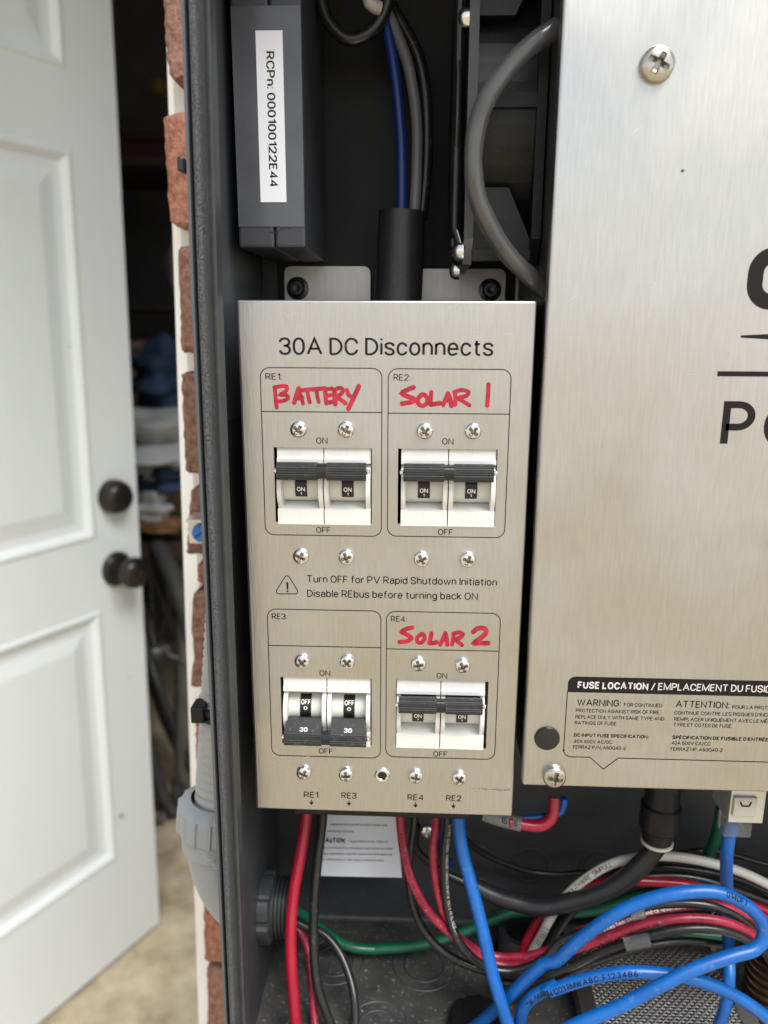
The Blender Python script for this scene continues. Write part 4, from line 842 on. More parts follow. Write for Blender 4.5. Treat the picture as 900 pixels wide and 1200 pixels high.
# clear trim hanging in front of the fan
trim_pts = [(56.9,8,88.82), (47.46,6,82.27), (40.08,5,74.72), (33.64,4,65.78), (30.33,4,55.17), (29.9,4,44.34), (31.86,5,34.37), (37.27,6,24.15), (43.74,7,15.63), (51.39,9,8.96), (57.75,12,3.68)]
tr = MB().tube(trim_pts, 3.3, 16, wob=0.05)
tag(tr.build('edge_trim', TUBE, None, trim_pts[0]), 'translucent curved rubber edge trim hanging in front of the fan', 'edge trim')

# lower cabinet ------------------------------------------------------------
GD = 'wires below the disconnect cover'
cable('power_wire', 'thick bright red wire dropping from the left end of the terminals', [(-38.36,40,-231.33), (-38.9,38,-240.37), (-40.77,32,-253.79), (-43.2,26,-269.08), (-43.93,20,-282.99), (-43.29,15,-297.53), (-41.84,11,-312.88), (-40.37,8,-328.18), (-39.52,6,-344.73)], 2.75, W_RED)
cable('power_wire', 'thick black wire right beside the bright red wire', [(-30.51,42,-232.43), (-31.42,42,-244.02), (-33,38,-258.12), (-34.07,33,-272.39), (-34.41,28,-287.57), (-33.62,23,-301.47), (-31.65,19,-313.94), (-27.78,16,-325.05), (-23.58,14,-337.21), (-21.21,12,-350.65)], 2.3, W_BLACK)
glc = (XL, 43.0, -291.0)
cable('gland_wire', 'printed red wire from the side gland passing behind the bright red wire', [(XL + 3, 45, -294), (-49.66,44,-299.02), (-44.11,42,-303.84), (-38.99,36,-308.36), (-36.55,29,-316.26), (-34.55,22,-326.04), (-32.29,14,-336.53), (-30.94,8,-346.57)], 2.0, W_PINK)
cable('gland_wire', 'black wire from the side gland arching down to the right', [(XL + 3, 41, -291), (-48.8,42,-297.23), (-41.15,42,-301.44), (-31.28,40,-303.76), (-23.13,35,-308.98), (-17.34,28,-316.64), (-14.27,21,-324.02), (-13.48,14,-333.33), (-13.51,8,-345.63)], 2.1, W_BLACK)
gpts = [(XL + 2, 43, -287), (-50.46,44,-292.25), (-43.94,48,-299.07), (-36.78,52,-309.59), (-28.27,55,-320.19), (-17.39,57,-327.18), (-5.28,58,-328.78), (-6.19,58,-328.5), (7.02,58,-327), (20.14,58,-324.06), (31.04,59,-321.12), (41.88,60,-316.5), (53.86,62,-311.45), (68.08,64,-307.7), (90.79,64,-307.42), (110.46,62,-302.6), (129.21,60,-291.21), (150.35,58,-285.04), (175.02,58,-286.23), (200.05,58,-291.04)]
cable('ground_wire', 'green ground wire sweeping from the side gland across the cabinet', gpts, 2.55, W_GREEN)
cable('ground_wire', 'green ground wire hanging behind the network cable below the jack', [(165.05,60,-239.94), (164.67,60,-252.48), (163.42,62,-263.91), (161.77,66,-278.64), (160.09,70,-292.3), (156.83,72,-304.7)], 2.9, W_GREEN)
cable('ground_wire', 'short green wire at the back of the mesh screen', [(132.64,52,-300.36), (147.84,52,-305.59), (160.26,52,-307.26), (174.96,52,-307.36), (192.3,52,-309.54)], 3.0, W_GREEN)
r1 = [(6.13,34,-226.26), (6.94,33,-237.72), (8.24,32,-248.14), (10.53,30,-257.81), (14.59,28,-267.43), (20.84,27,-277.83), (29.07,26,-286.47), (38.14,26,-294.28), (47.29,26,-302.15), (57.29,26,-304.9), (67.75,24,-302.02), (75.75,22,-295.98), (88.64,20,-288.73), (102.23,18,-280.22), (117.55,16,-270.48), (132.15,15,-265.97), (147.34,15,-265.98), (161.27,16,-270.96), (175.34,20,-283.52), (187.74,24,-297.6)]
c1 = cable('power_wire', 'worn red wire bending right from the terminals marked RE4', r1, 2.05, W_PINK)
text_on_cable('10 AWG  600V THHN THWN-2   VW-1  E 123  (UL)', r1, 2.05, 12, 1.5, INK, c1, flip=False)
text_on_cable('10 AWG  600V THHN THWN-2   VW-1', r1, 2.05, 150, 1.5, INK, c1, flip=False, ang=-0.5)
r2 = [(23.37,36,-227.05), (23.4,36,-238.18), (22.41,35,-248.75), (23.19,33,-260.85), (25.47,31,-272.95), (29.11,29,-283.89), (35.3,29,-293.03), (43.37,28,-298.87), (53.56,29,-303.16), (65.15,27,-300.86), (76.2,25,-295.34), (89.33,24,-287.22), (103.01,22,-277.77), (118.82,21,-268.63), (133.98,21,-264.7), (149.27,21,-263.28), (163.35,22,-267.9), (176.55,24,-279.08), (189.19,28,-294.47)]
c2 = cable('power_wire', 'worn red wire bending right from the terminals marked RE2', r2, 2.05, W_PINK)
text_on_cable('600 VOLTS 10 AWG THHN  GASOLINE AND OIL RESISTANT II', r2, 2.05, 135, 1.5, WHITEINK, c2)
k1 = [(13.45,40,-230.12), (12.81,40,-241.43), (11.55,39,-252.17), (10.95,37,-266.84), (14,35,-283.87), (20.45,33,-296.13), (29.6,30,-303.51), (40.75,29,-308.91), (53.78,28,-311.56), (69.36,26,-309.12), (75.84,20,-303.72), (88.65,18,-295.27), (102.08,16,-284.66), (115.28,14,-276.39), (129.71,13,-270.15), (144.75,13,-268.98), (158.5,14,-272.8), (172.39,18,-284.46), (184.71,22,-298.54)]
cable('power_wire', 'black wire looping low beside the red RE4 wire', k1, 2.0, W_BLACK)
k2 = [(28.85,33,-224.81), (28.57,32,-235.12), (27.62,31,-250.03), (28.1,29,-265.43), (30.1,27,-278.6), (33.72,21,-285.8), (39.64,19,-293.5), (48.58,19,-300.07), (60.26,19,-301.29), (73.67,20,-295.81), (82.56,24,-288.61), (97.72,23,-279.57), (114.64,22,-268.61), (129.46,21,-263.57), (144.42,20,-262.37), (158.07,20,-267.04), (171.22,22,-278.85), (183.72,26,-294.2)]
c3 = cable('power_wire', 'printed black wire dropping beside the bright blue cable', k2, 2.05, W_BLACK)
text_on_cable('10 AWG  CU 600V  THHN OR THWN-2 OR MTW  (UL)  E 40  OIL RES', k2, 2.05, 8, 1.5, CREAMINK, c3, ang=0.5)
cable('thin_wire', 'thin black wire curving right along the back wall', [(39.45,70,-268.26), (44.7,72,-275.2), (52.78,74,-282.13), (64.3,76,-288.64), (78.17,78,-294.35), (93.8,78,-295.04), (102.99,78,-293.41), (123.36,76,-292.55), (150.66,76,-279.42), (173.37,76,-276.34), (207.41,76,-284.77)], 1.5, W_BLACK)
# upper right arch: white, red and black
wpts = [(71.1,44,-318.85), (74.06,44,-311.22), (77.54,43,-301.51), (79.81,42,-293.76), (85.41,42,-282.16), (94.24,42,-270.88), (106.53,42,-260.74), (120.18,42,-255.58), (135.22,42,-254.47), (151.68,42,-256.7), (168.39,42,-261.37), (183.07,42,-268.2), (195.49,42,-274.87)]
cw = cable('power_wire', 'printed white wire arching out of the grey conduit', wpts, 2.3, W_WHITE)
text_on_cable('SOUTHWIRE  SIMPULL', wpts, 2.3, 46, 2.2, INK, cw, ang=0.25)
text_on_cable('OT  (UL)  2', wpts, 2.3, 13, 2.2, INK, cw, ang=0.1)
cable('power_wire', 'red wire arching out of the grey conduit below the white wire', [(68.35,48,-322.79), (70.04,48,-313.87), (73.75,48,-303.71), (79.02,47,-293.98), (88.81,46,-286.84), (97.89,46,-277.66), (109.51,46,-272.41), (126.16,46,-272.04), (145.24,46,-272.96), (164.68,46,-277.8), (187,46,-286.76), (199.52,46,-292.21)], 2.3, W_RED)
cable('power_wire', 'black wire arching between the white and red wires at right', [(77.22,52,-330.07), (82.86,52,-315.74), (86.2,52,-308.25), (96.36,52,-291.65), (110.05,51,-280.16), (125,50,-273.35), (141.65,50,-271.57), (155.73,49,-272.47), (170.05,48,-276.43), (187.4,48,-282.79), (199.86,48,-287.53)], 2.4, W_BLACK)
cable('power_wire', 'thin black wire lying lowest in the bundle above the mesh', [(56.85,34,-322.84), (68.71,32,-320.29), (80.15,30,-313.5), (82.42,28,-314.83), (95.39,26,-303.78), (111.01,26,-296.1), (128.05,27,-290.75), (148.55,30,-291.23), (171.71,34,-299.5), (195.11,40,-317.06)], 1.7, W_BLACK)
cable('power_wire', 'dull red wire just under the big blue loop at right', [(60.93,36,-317.2), (73.1,36,-315.41), (80.67,35,-304.52), (93.93,34,-291.68), (109.38,33,-281.78), (124.86,33,-272.9), (142.89,33,-269.45), (161.83,34,-272.24), (179.73,36,-281.44), (195.64,38,-290.89)], 1.9, W_PINK)
cable('power_wire', 'black wire climbing steeply behind the white wire at left of the arch', [(70.21,60,-342.11), (77.5,60,-333.84), (85.44,60,-319.14), (90.18,60,-309.24), (99.36,60,-293.9), (113.42,60,-280.12), (132.84,60,-275.02), (155.05,60,-275.61), (177.64,60,-280.51), (203.42,60,-291.14)], 1.9, W_BLACK)
# thick black sheathed cable from the inverter connector
kp_ = [(125.14,30,-220.67), (125.69,30,-232.12), (124.44,31,-241.32), (118.87,32,-252.15), (110.6,34,-263.71), (100.13,36,-272.6), (89.21,38,-278.61), (76.16,40,-283.81), (64.44,43,-284.47), (52.39,46,-282.67), (43.15,48,-279.26)]
th = thing('sheathed_cable', 'thick black ribbed cable running left from the inverter connector', 'cable', kp_[0])
MB().tube(kp_, 4.7, 18, wob=0.05, r2=4.0).build('sheath', SHRINK, th)
MB().tube([kp_[-1], (35.89,49,-276.97), (28.6,50,-274.2), (21.24,51,-269.24), (15.42,51,-263.46), (13.79,51,-258.16), (14.26,50,-247.39)], 2.0, 12).build('inner_wire', W_BLACK, th)
cn = (124.7,30,-215.64)
bd = MB().lathe([(0, 22), (9.0, 22), (9.0, 10), (7.6, 9), (7.6, 0), (8.8, -1), (8.8, -12), (7.2, -13.5), (6.6, -19), (0, -19)], (cn[0], 30, cn[2] - 2), (0.02, 0, 1), 32).build('connector', BLACKMATT, th)
MB().lathe([(6.0, -19.5), (7.2, -19.5), (7.2, -20.6), (6.0, -20.6)], (cn[0], 30, cn[2] - 2), (0.02, 0, 1), 28).build('white_ring', W_WHITE, bd)
# blue network cables
G4 = 'blue network cables'
bd_pts = [(32.99,26,-219.89), (33.61,25,-230.99), (35.45,22,-241.73), (39.8,17,-256.18), (44.57,11,-272.86), (48.94,6,-290.26), (53.76,2,-305.16), (57.77,0,-317.65), (61.95,-2,-333.69)]
cable('network_cable', 'bright blue cable running straight down from beneath the disconnect cover', bd_pts, 2.95, W_BLUE, group=G4)
ba = [(38.9,16,-341.08), (46.83,12,-322.45), (53.76,9,-310.16), (62.19,6,-295.83), (71.39,4,-282.28), (75.92,2,-278.91), (84.35,0,-266.2), (96.51,-2,-251.93), (109.87,-3,-242.35), (124.3,-4,-236.96), (138.3,-4,-236.16), (149.38,-5,-240.23), (156.53,-6,-246.85), (157.84,-8,-253.43), (153.83,-10,-258.05), (143.78,-12,-260), (128.62,-14,-265.08), (113.7,-16,-272.7), (99.1,-17,-281.87), (84.22,-18,-289.4), (71.46,-18,-297.61), (54.46,-18,-308.09)]
ca = cable('network_cable', 'bright blue cable making the large loop over the wire bundle', ba, 2.75, W_BLUE, group=G4)
text_on_cable('0140FT', ba, 2.75, 158, 2.3, INK, ca, ang=0.2)
bb = [(62.9,6,-332.22), (62.21,4,-318.33), (62.59,2,-305.85), (66.9,0,-295.93), (76.12,-2,-287.49), (71.45,-3,-290.5), (86.66,-4,-282.21), (103.81,-5,-276.61), (120.43,-5,-276.72), (137.3,-5,-280.09), (153.05,-4,-288.37), (167.26,-3,-299.57), (179.69,-2,-311.59)]
cb = cable('network_cable', 'printed blue cable arching low across the wire mesh screen', bb, 2.7, W_BLUE, group=G4)
text_on_cable('TIA-568C.2 CAT 6 141203 RMW A B C   F 1 2 3 4 B 6', bb, 2.7, 34, 2.3, INK, cb)
bc = [(149.37,14,-211.24), (149.16,14,-220.9), (148.94,14,-230.7), (154.02,22,-250.67), (161,32,-276), (161.14,28,-287.46), (157.71,16,-296.65), (156.51,13,-308.63), (153.44,10,-316.58), (149.91,8,-326.98)]
pc = thing('network_cable', 'blue cable with a clear plug hanging straight down from the inverter jack', 'cable', bc[0], G4)
MB().tube(bc, 2.75, 14).build('jacket', W_BLUE, pc)
pz = (150.58,14,-214.8)
MB().box(pz[0] - 5.8, pz[0] + 5.8, 10, 18, pz[2] - 5.5, pz[2] + 9, 0.6).build('clear_plug', CLEAR, pc)
pl = MB().box(pz[0] - 4.6, pz[0] + 5.0, 6.6, 9.6, pz[2] + 7.0, pz[2] + 16, 0.5).build('white_latch_label', W_WHITE, pc)
polyline([(pz[0] - 2.2, pz[2] + 14.2), (pz[0] - 1.2, pz[2] + 12.2), (pz[0] + 1.6, pz[2] + 12.2), (pz[0] + 2.4, pz[2] + 14.2)], 0.7, 6.5, INK, 'label_mark', pl)
# small red and blue pair in a grey-white sleeve
cable('signal_wire', 'short red wire curling out of the white sleeve under the inverter', [(55.44,22,-224.32), (62.92,22,-225.65), (69.43,22,-225.95), (74.08,23,-223.31), (75.59,25,-219.35), (75.96,27,-214.86)], 2.6, W_RED)
cable('signal_wire', 'short blue wire curling out of the white sleeve under the inverter', [(56.11,27,-226.77), (65.65,28,-226.38), (74.27,29,-225.71), (79.99,30,-223.72), (81,30,-216.71)], 1.7, W_BLUE)
sp2 = [(44.57,26,-223.24), (51.93,24,-224.47), (61.05,22,-225.29)]
sv = MB().tube(sp2, 3.4, 18).build('marker_sleeve', W_GREY, None, sp2[0]); tag(sv, 'pale grey printed marker sleeve under the cover corner', 'sleeve')
text_on_cable('15 DS', sp2, 3.4, 8, 2.6, INK, sv)
cable('signal_wire', 'navy printed wire hanging between the RE2 wires', [(26.26,44,-232.42), (26.51,44,-243.82), (26.51,44,-253.06), (28.26,46,-265.08), (31.77,50,-268.06)], 2.1, W_NAVY)
# clear id tags taped round the bundle
for a, b in (((111.44,17,-266.12), (117.13,17,-264.57)), ((107.76,11,-277.11), (118.6,11,-274.02))):
    tag(MB().tube([a, b], 2.9, 14).build('cable_tag', CLEAR, None, a), 'clear taped tag on the ' + ('upper' if a[2] > b[2] - 9 and a[1] > 14 else 'lower') + ' black wire of the bundle', 'cable tag')

# paper label hanging on the back wall
pl4 = [(-31.98,72,-256.24), (3.66,72,-255.53), (7.3,62,-287.48), (-35.04,62,-288.1)]
mb = MB(); mb.add([*pl4, *[(p[0], p[1] + 0.3, p[2]) for p in pl4]], [(0, 3, 2, 1), (4, 5, 6, 7), (0, 1, 5, 4), (1, 2, 6, 5), (2, 3, 7, 6), (3, 0, 4, 7)])
sh = tag(mb.build('instruction_sheet', PAPER, None, pl4[3]), 'small white printed caution sheet behind the hanging wires', 'paper sheet')
def sheet_text(s, u, v, wd, cap, bold=0.0):
    A, B, D_ = Vector(pl4[0]), Vector(pl4[1]), Vector(pl4[3]); ex = (B - A).normalized(); ez = (A - D_).normalized(); nn = ex.cross(ez).normalized()
    if nn.y > 0: nn = -nn
    vs, fs = text2d(s, wd, cap, bold); o = Vector(pl4[0])
    MB().add([o + ex * (u + x) + ez * (-v + y) + nn * 0.12 for x, y in vs], fs).build('sheet_print', INK, sh)
sheet_text('replaced by a qualified electrician only', 2, 7.5, 30, 1.1); sheet_text('see Section 705 notes', 1, 11, 14, 1.1)
sheet_text('CAUTION:', -1.5, 16.5, 12.5, 2.7, 0.03); sheet_text('Torque 10 (Newton-m) = 20 lbs. 2.2', 13, 16, 20, 1.0)
for k, s in enumerate(('Do not install 2.5 of installation secured by terminals', 'input specification. See CIRC connectors. ANSI tables only', 'or field connector. Use copper conductors only')):
    sheet_text(s, 0, 19.5 + 3.0 * k, 36 - 4 * (k == 2), 1.0)

# gland on the left wall -----------------------------------------------------
gl = thing('side_gland', 'grey threaded gland with lobed locknut on the cabinet side wall', 'gland', glc)
MB().lathe([(13, 0.1), (17.2, 0.1), (17.2, 5.2), (15.5, 6.2), (13, 6.2)], glc, (1, 0, 0), 64, smooth=False, fn=lambda r, h, a: r * (1.0 if r < 14 else (1.0 if (a * 8 / (2 * math.pi)) % 1 < 0.72 else 0.93))).build('locknut', LOCKNUT, gl)
prof = [(14.2, 5.5)]
for k in range(5): prof += [(14.4, 6.4 + k * 1.9), (14.4, 7.2 + k * 1.9), (13.2, 7.7 + k * 1.9), (13.2, 8.1 + k * 1.9)]
prof += [(13.6, 16.0), (11.6, 16.2), (11.4, 0.2), (0, 0.2)]
MB().lathe(prof, glc, (1, 0, 0), 44).build('thread', LOCKNUT, gl)
# conduit outside -----------------------------------------------------------
cond = thing('conduit_run', 'grey flexible conduit with elbow fitting entering the cabinet side', 'conduit', (-83.1,43,-254.56))
ctop, cbot = (-74.54,52,-161.41), (-80.12,43,-235.49)
dv = (Vector(ctop) - Vector(cbot)); L_ = dv.length
prof = []; k = 0.0
while k < L_ + 40: prof += [(12.6, k), (13.2, k + 0.8), (13.2, k + 2.2), (12.6, k + 3.0)]; k += 4.2
MB().lathe(prof, cbot, dv, 40).build('flexible_conduit', CONDUIT2, cond)
nb_ = Vector((-83.5,43,-254.1)); nt_ = Vector((-81.6,43,-231.34)); H_ = (nt_ - nb_).length
MB().lathe([(12.5, -4), (16.6, -2), (16.6, H_ * 0.33), (18.4, H_ * 0.36), (18.8, H_ * 0.42), (18.4, H_ * 0.92), (16.5, H_), (13.0, H_ + 1.5)], nb_, nt_ - nb_, 176, fn=lambda r, h, a: r * (1.05 if (r > 17 and (a * 16 / (2 * math.pi)) % 1 < 0.2) else 1.0)).build('compression_nut', CONDUIT, cond)
ex_ = XL - 2.2 - nb_.x; ez_ = nb_.z + 291.0
el = [tuple(nb_ + Vector((0, 0, 3)))] + [(nb_.x + ex_ * (1 - math.cos(rad(a))), 43, nb_.z - ez_ * math.sin(rad(a))) for a in (0, 18, 36, 54, 72, 90)]
eo = MB().tube(el, 14.6, 36).build('elbow', CONDUIT, cond)
ec = Vector((-79.84,24,-254.49)); pad = MB()
for k in range(4): pad.tube([ec + Vector((-3.2 + k * 1.5, -0.2, 4.5 - k * 2.2)), ec + Vector((-1.0 + k * 1.5, -0.9, 3.9 - k * 2.2)), ec + Vector((1.0 + k * 1.5, -0.2, 3.0 - k * 2.2))], 0.55, 8, squash=0.7)
pad.build('moulded_ridges', CONDUIT, eo)
tp = (-76.34,48,-187.69); ct = thing('cable_tie', 'black cable tie clipped round the grey conduit', 'cable tie', tp)
MB().lathe([(13.4, -1.6), (14.4, -1.6), (14.4, 1.6), (13.4, 1.6), (13.4, -1.6)], tp, dv, 40).build('band', BLACKMATT, ct)
th_ = (-86.43,38,-182.22); MB().box(th_[0] - 3.4, th_[0] + 3.0, 33, 43, th_[2] - 4, th_[2] + 4, 0.8).build('head', BLACKMATT, ct)
MB().box(th_[0] + 2.5, th_[0] + 9, 35, 37, th_[2] - 1.8, th_[2] + 1.4, 0.4).build('tail', BLACKMATT, ct)
# clip with blue screw
ck = (-115.73,150,-127.2); cl = thing('wall_clip', 'small pale metal wall clip with blue slotted screw on the bricks', 'clip', ck)
MB().box(ck[0] - 7.0, ck[0] + 30, 152, 166, ck[2] - 7.5, ck[2] + 8.5, 0.8).build('plate', TIN, cl)
MB().box(ck[0] - 6.4, ck[0] + 30, 146, 154, ck[2] + 7.0, ck[2] + 8.6, 0.3).build('flange', TIN, cl)
bs = MB().lathe([(5.6, 0), (5.6, 1.8), (5.0, 2.6), (0, 2.8)], (ck[0] + 1.2, 152, ck[2] - 0.5), (0, -1, 0), 28).build('blue_screw', BLUECAP, cl)
MB().prism([(-4.4, -0.6), (4.4, -0.6), (4.4, 0.6), (-4.4, 0.6)], 'y', 149.05, 149.6)
sm_ = MB(); c_, s_ = math.cos(0.6), math.sin(0.6); sm_.prism([(ck[0] + 1.2 + c_ * u - s_ * v, ck[2] - 0.5 + s_ * u + c_ * v) for u, v in ((-4, -0.6), (4, -0.6), (4, 0.6), (-4, 0.6))], 'y', 149.0, 149.4); sm_.build('slot', W_NAVY, bs)
pc_ = (-63.12,-24,40.34); tag(MB().box(pc_[0] - 1.6, pc_[0] + 0.4, -26, -20, pc_[2] - 2.2, pc_[2] + 2.0, 0.5).build('edge_clip', BLACKGLOSS, None, pc_), 'tiny dark clip on the outer edge of the cabinet', 'clip')

# floor fittings ---------------------------------------------------------------
fc = (72.63,68.48,-338); cs = MB().lathe([(9.5, 16), (12.6, 16), (13.2, 15), (13.2, 0), (16, 0)], (fc[0], fc[1], ZF), (0, 0, 1), 40)
cs.lathe([(9.5, 16), (9.3, 0.3), (0, 0.3)], (fc[0], fc[1], ZF), (0, 0, 1), 40); tag(cs.build('conduit_bushing', LOCKNUT, None, (fc[0], fc[1], ZF)), 'grey round conduit bushing in the cabinet floor with red and white wires', 'bushing')
fb_ = (45.23,21.41,-338); tag(MB().lathe([(0, 7), (8, 7), (13, 7), (14.5, 5.5), (14.5, 0)], (fb_[0], fb_[1], ZF), (0, 0, 1), 40, fn=lambda r, h, a: r * (1 if int(a * 5) % 2 else 0.95)).build('floor_plug', BLACKMATT, None, (fb_[0], fb_[1], ZF)), 'black ribbed plug in the cabinet floor under the crossing blue cables', 'plug')
# woven wire screen
ms = thing('mesh_screen', 'woven wire mesh screen in a metal frame under the blue cables', 'mesh screen', (134, 40, ZF))
mx0, mx1, my0, my1 = 102.0, 168.0, -24.0, 66.0
mzz = lambda y: ZF + 9 + (y - my0) * 0.05
wv = MB(); nx, ny = 36, 56
def thin(pts, r):  # cheap square wire
    n = len(pts); vs = []
    for i, p in enumerate(pts):
        d = (Vector(pts[min(i + 1, n - 1)]) - Vector(pts[max(i - 1, 0)])).normalized(); N_ = Vector((0, 0, 1)); B_ = d.cross(N_).normalized()
        for k in range(5): a = 2 * math.pi * k / 5; vs.append(Vector(p) + N_ * r * math.cos(a) + B_ * r * math.sin(a))
    wv.add(vs, [(i * 5 + k, i * 5 + (k + 1) % 5, (i + 1) * 5 + (k + 1) % 5, (i + 1) * 5 + k) for i in range(n - 1) for k in range(5)], True)
for i in range(nx + 1):
    x = mx0 + (mx1 - mx0) * i / nx; thin([(x, my0 + (my1 - my0) * j / ny, mzz(my0 + (my1 - my0) * j / ny) + (0.42 if (i + j) % 2 else -0.42)) for j in range(ny + 1)], 0.5)
for j in range(ny + 1):
    y = my0 + (my1 - my0) * j / ny; thin([(mx0 + (mx1 - mx0) * i / nx, y, mzz(y) + (-0.42 if (i + j) % 2 else 0.42)) for i in range(nx + 1)], 0.5)
wo_ = wv.build('woven_wires', WIRE, ms); wo_['kind'] = 'stuff'
for (a, b, c, d) in ((mx0 - 8, mx0 - 0.5, my0, my1 + 7), (mx1 + 0.5, mx1 + 8, my0, my1 + 7), (mx0 - 0.4, mx1 + 0.4, my1 + 0.5, my1 + 7)):
    MB().add([(a, c, ZF + 2), (b, c, ZF + 2), (b, d, ZF + 2), (a, d, ZF + 2), (a, c, mzz(c) + 1.5), (b, c, mzz(c) + 1.5), (b, d, mzz(d) + 1.5), (a, d, mzz(d) + 1.5)],
             [(3, 2, 1, 0), (4, 5, 6, 7), (0, 1, 5, 4), (1, 2, 6, 5), (2, 3, 7, 6), (3, 0, 4, 7)]).build('frame_bar', STEEL_T, ms)
st_ = (170.46,66,-328.03); sb2 = thing('floor_stud', 'shiny threaded stud and nut at the back of the mesh screen', 'stud', (st_[0], 66, ZF + 12))
MB().lathe([(2.0, 0), (2.0, 20), (1.5, 21), (0, 21)], (st_[0], 66, ZF + 14), (0, 0, 1), 14).build('stud', CHROME, sb2)
MB().lathe([(4.6, 0), (4.6, 4.5), (2.2, 4.6)], (st_[0], 66, ZF + 14.5), (0, 0, 1), 6, smooth=False).build('nut', CHROME, sb2)
bz_ = (182.28,30,-312.32); prof = []
for k in range(9): prof += [(11.5, k * 4.4), (13.5, k * 4.4 + 1.2), (13.5, k * 4.4 + 2.6), (11.5, k * 4.4 + 3.8)]
tag(MB().lathe(prof + [(0, 40)], (bz_[0] + 6, 34, ZF + 1), (0, 0, 1), 36).build('bronze_fitting', BRONZE, None, (bz_[0] + 6, 34, ZF)), 'brown ribbed bronze fitting at the lower right beside the mesh', 'fitting')
ss = (20.29,88,-279.35); o = MB(); 
sc_ = screw_mesh(4.0, 2.8).build('back_wall_screw', CHROME); sc_.location = Vector((ss[0], YB, ss[2])) * S; tag(sc_, 'single bright cross head screw on the back wall under the cover', 'screw')

# ================================================================ garage clutter (out of focus behind the door gap)
CARD = mat('cardboard', (0.33, 0.22, 0.13), 0.8, var=0.1, scale=8); BLUECLOTH = mat('blue_cloth', (0.022, 0.045, 0.10), 0.8, var=0.2, scale=12)
TARP = mat('grey_tarp', (0.40, 0.41, 0.42), 0.6, var=0.15, scale=9); ORANGE = mat('orange_plastic', (0.20, 0.10, 0.045), 0.5, var=0.1)
TYRE = mat('tyre_rubber', (0.05, 0.05, 0.05), 0.7, var=0.2, scale=30); PIPE = mat('grey_pipe', (0.20, 0.20, 0.20), 0.4, 0.5); REDPL = mat('red_plastic', (0.05, 0.016, 0.014), 0.6)
def blob(name, label, cat, c, sx, sy, sz, m, seed, rough=0.25):
    bm = bmesh.new(); bmesh.ops.create_icosphere(bm, subdivisions=4, radius=1); rng = random.Random(seed); ph = [(rng.uniform(1, 6), rng.uniform(0, 6), rng.choice((0, 1, 2))) for _ in range(12)]
    for v in bm.verts:
        k = 1 + rough * sum(math.sin(f * v.co[ax] * 2 + p) for f, p, ax in ph) / 4; v.co = (v.co.x * sx * k, v.co.y * sy * k, max(-sz * 0.9, v.co.z * sz * k))
    mb = MB(); mb.bm(bm, True); mb.v = [(x + c[0], y + c[1], z + c[2]) for x, y, z in mb.v]
    return tag(mb.build(name, m, None, (c[0], c[1], c[2] - sz)), label, cat)
shelf = thing('storage_shelf', 'dark shelving unit in the garage behind the door gap', 'shelf', (-900, 2300, ZG))
for z in (-420, 60, 480): MB().box(-1500, -420, 2150, 2600, z - 20, z, 2).build('shelf_board', mat('dark_wood', (0.05, 0.035, 0.025), 0.7, var=0.2, scale=10), shelf)
for x in (-1490, -440):
    for y in (2160, 2570): MB().box(x, x + 30, y, y + 30, ZG + 2, 900, 2).build('post', MATS['dark_wood'], shelf)
def carton(c, sx, sy, sz, m, name, label, cat='box'):
    t = thing(name, label, cat, c); MB().box(c[0] - sx, c[0] + sx, c[1] - sy, c[1] + sy, c[2], c[2] + sz, 4).build('body', m, t)
    MB().box(c[0] - sx - 8, c[0] + sx + 8, c[1] - sy - 8, c[1] + sy + 8, c[2] + sz + 1, c[2] + sz + 26, 5).build('lid', m, t); return t
b_ = (-646.05,1640,-40.08); bzz = (-580.42,1430,-493.24)[2] + 1; carton((b_[0] - 60, 1760, bzz), 130, 100, b_[2] - bzz - 30, CARD, 'storage_box', 'brown cardboard box behind the blue cloth in the garage')
b_ = (-782.38,2250,799.47); carton((b_[0], 2340, 482), 160, 110, 60, REDPL, 'storage_box', 'dim red tub on the top garage shelf')
b_ = (-779.88,2250,510.73); blob('white_jug', 'pale round jug high on the garage shelf', 'jug', (b_[0] + 40, 2300, 62 + 110), 70, 70, 110, TARP, 5, 0.12)
b_ = (-780.67,2240,694.46); blob('yellow_tool', 'small yellow tool high in the dark garage', 'tool', (b_[0], 2240, b_[2]), 26, 20, 22, mat('yellow_plastic', (0.16, 0.11, 0.025), 0.5), 6, 0.3)
b_ = (-579.52,1500,-118.82); blob('blue_cloth_bundle', 'crumpled blue cloth behind the door gap', 'cloth', b_, 70, 90, 90, BLUECLOTH, 11, 0.4)
b_ = (-577.22,1430,-258.04); blob('grey_tarp_bundle', 'crumpled pale grey tarp below the blue cloth in the garage', 'tarp', b_, 105, 100, 95, TARP, 12, 0.45)
b_ = (-555.19,1430,-346.49); blob('blue_bag', 'dark navy bag under the grey tarp in the garage', 'bag', b_, 70, 60, 36, BLUECLOTH, 13, 0.3)
b_ = (-571.69,1400,-448.31); blob('orange_handle', 'flat orange brown handle lying behind the door gap', 'handle', b_, 60, 30, 16, ORANGE, 14, 0.2)
b_ = (-588.96,1400,-410.42); blob('grey_rag', 'small pale rag in the garage above the tyre', 'rag', b_, 40, 30, 45, TARP, 15, 0.4)
# workbench that carries the bundles
wb = thing('workbench', 'dark workbench in the garage under the cloth bundles', 'bench', (-700, 1850, ZG))
bz1 = (-580.42,1430,-493.24)[2]; MB().box(-1300, -420, 1400, 2100, bz1 - 40, bz1, 3).build('bench_top', MATS['dark_wood'], wb)
for x in (-1280, -470): MB().box(x, x + 40, 2030, 2080, ZG + 2, bz1 - 41, 2).build('leg', MATS['dark_wood'], wb)
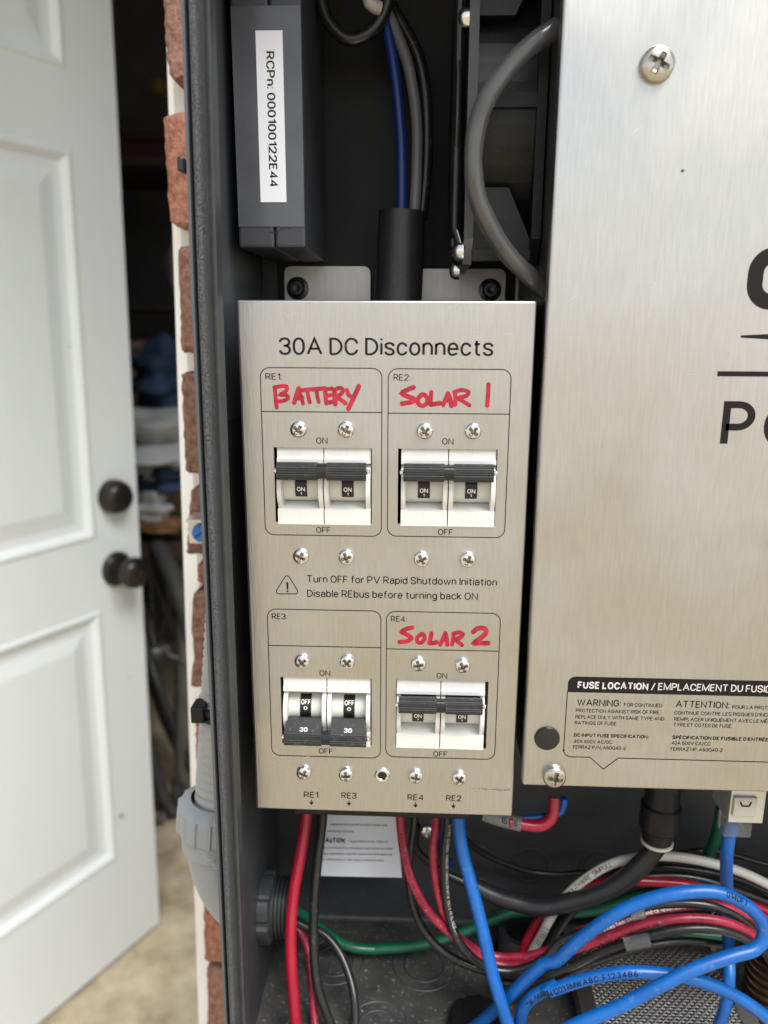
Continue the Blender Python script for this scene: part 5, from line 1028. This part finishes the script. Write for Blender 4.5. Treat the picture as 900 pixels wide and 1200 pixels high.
# bicycle wheel and stand
wc = (-609.75,1500,-799.13); wh = thing('bicycle_wheel', 'dark bicycle wheel leaning inside the garage', 'wheel', (wc[0], wc[1], wc[2] - 330))
ax_ = Vector((0.82, 0.55, 0.1)).normalized(); U_ = Vector((0, 0, 1)); U_ = (U_ - ax_ * U_.dot(ax_)).normalized(); V_ = ax_.cross(U_)
def circ(r, n=40, c=wc): return [Vector(c) + U_ * (r * math.cos(2 * math.pi * k / n)) + V_ * (r * math.sin(2 * math.pi * k / n)) for k in range(n + 1)]
MB().tube(circ(310), 22, 12, cap=False, step=30).build('tyre', TYRE, wh); MB().tube(circ(282), 9, 8, cap=False, step=30).build('rim', PIPE, wh)
MB().lathe([(0, -40), (22, -40), (22, 40), (0, 40)], wc, ax_, 16).build('hub', PIPE, wh)
for k in range(18):
    a = 2 * math.pi * k / 18; e = Vector(wc) + U_ * (280 * math.cos(a)) + V_ * (280 * math.sin(a)); MB().tube([Vector(wc) + ax_ * (30 if k % 2 else -30), e], 1.6, 5).build('spoke', PIPE, wh)
pl_ = (-550.49,1350,-749.52); tag(MB().tube([(-569.07,1350,-726.6), pl_, (-532.96,1350,-757.62)], 8, 10).build('brake_lever', PIPE, None, pl_), 'small grey lever in front of the dark garage wheel', 'lever')
sa_ = [(-649.3,1450,-1057.88), (-612.14,1400,-1145.76), (-570.52,1370,-1184.02)]
sd_ = thing('stand_leg', 'black tubular stand foot with small caster on the garage floor', 'stand', (sa_[2][0], sa_[2][1], ZG))
MB().tube(sa_, 15, 12).build('tube', TYRE, sd_); MB().lathe([(0, 0), (13, 0), (13, 10), (0, 12)], (sa_[2][0] - 30, sa_[2][1] - 16, sa_[2][2] + 6), (0.1, -1, 0.2), 20).build('end_cap', PIPE, sd_)
sa2 = [(-537.1,1450,-514.86), (-556.24,1450,-776.15), (-574.53,1450,-1055.64)]
sd2 = thing('grey_post', 'grey upright pipe standing just inside the door gap', 'post', (sa2[2][0], 1450, ZG))
MB().tube(sa2 + [(sa2[2][0], 1450, ZG + 60)], 18, 14).build('pipe', PIPE, sd2)
cw_ = (sa2[2][0] - 10, 1440, ZG + 36); MB().lathe([(0, -14), (34, -14), (34, 14), (0, 14)], cw_, (0.9, 0.4, 0), 24).build('caster', TYRE, sd2)

for o in bpy.data.objects:
    if '_org' in o: del o['_org']
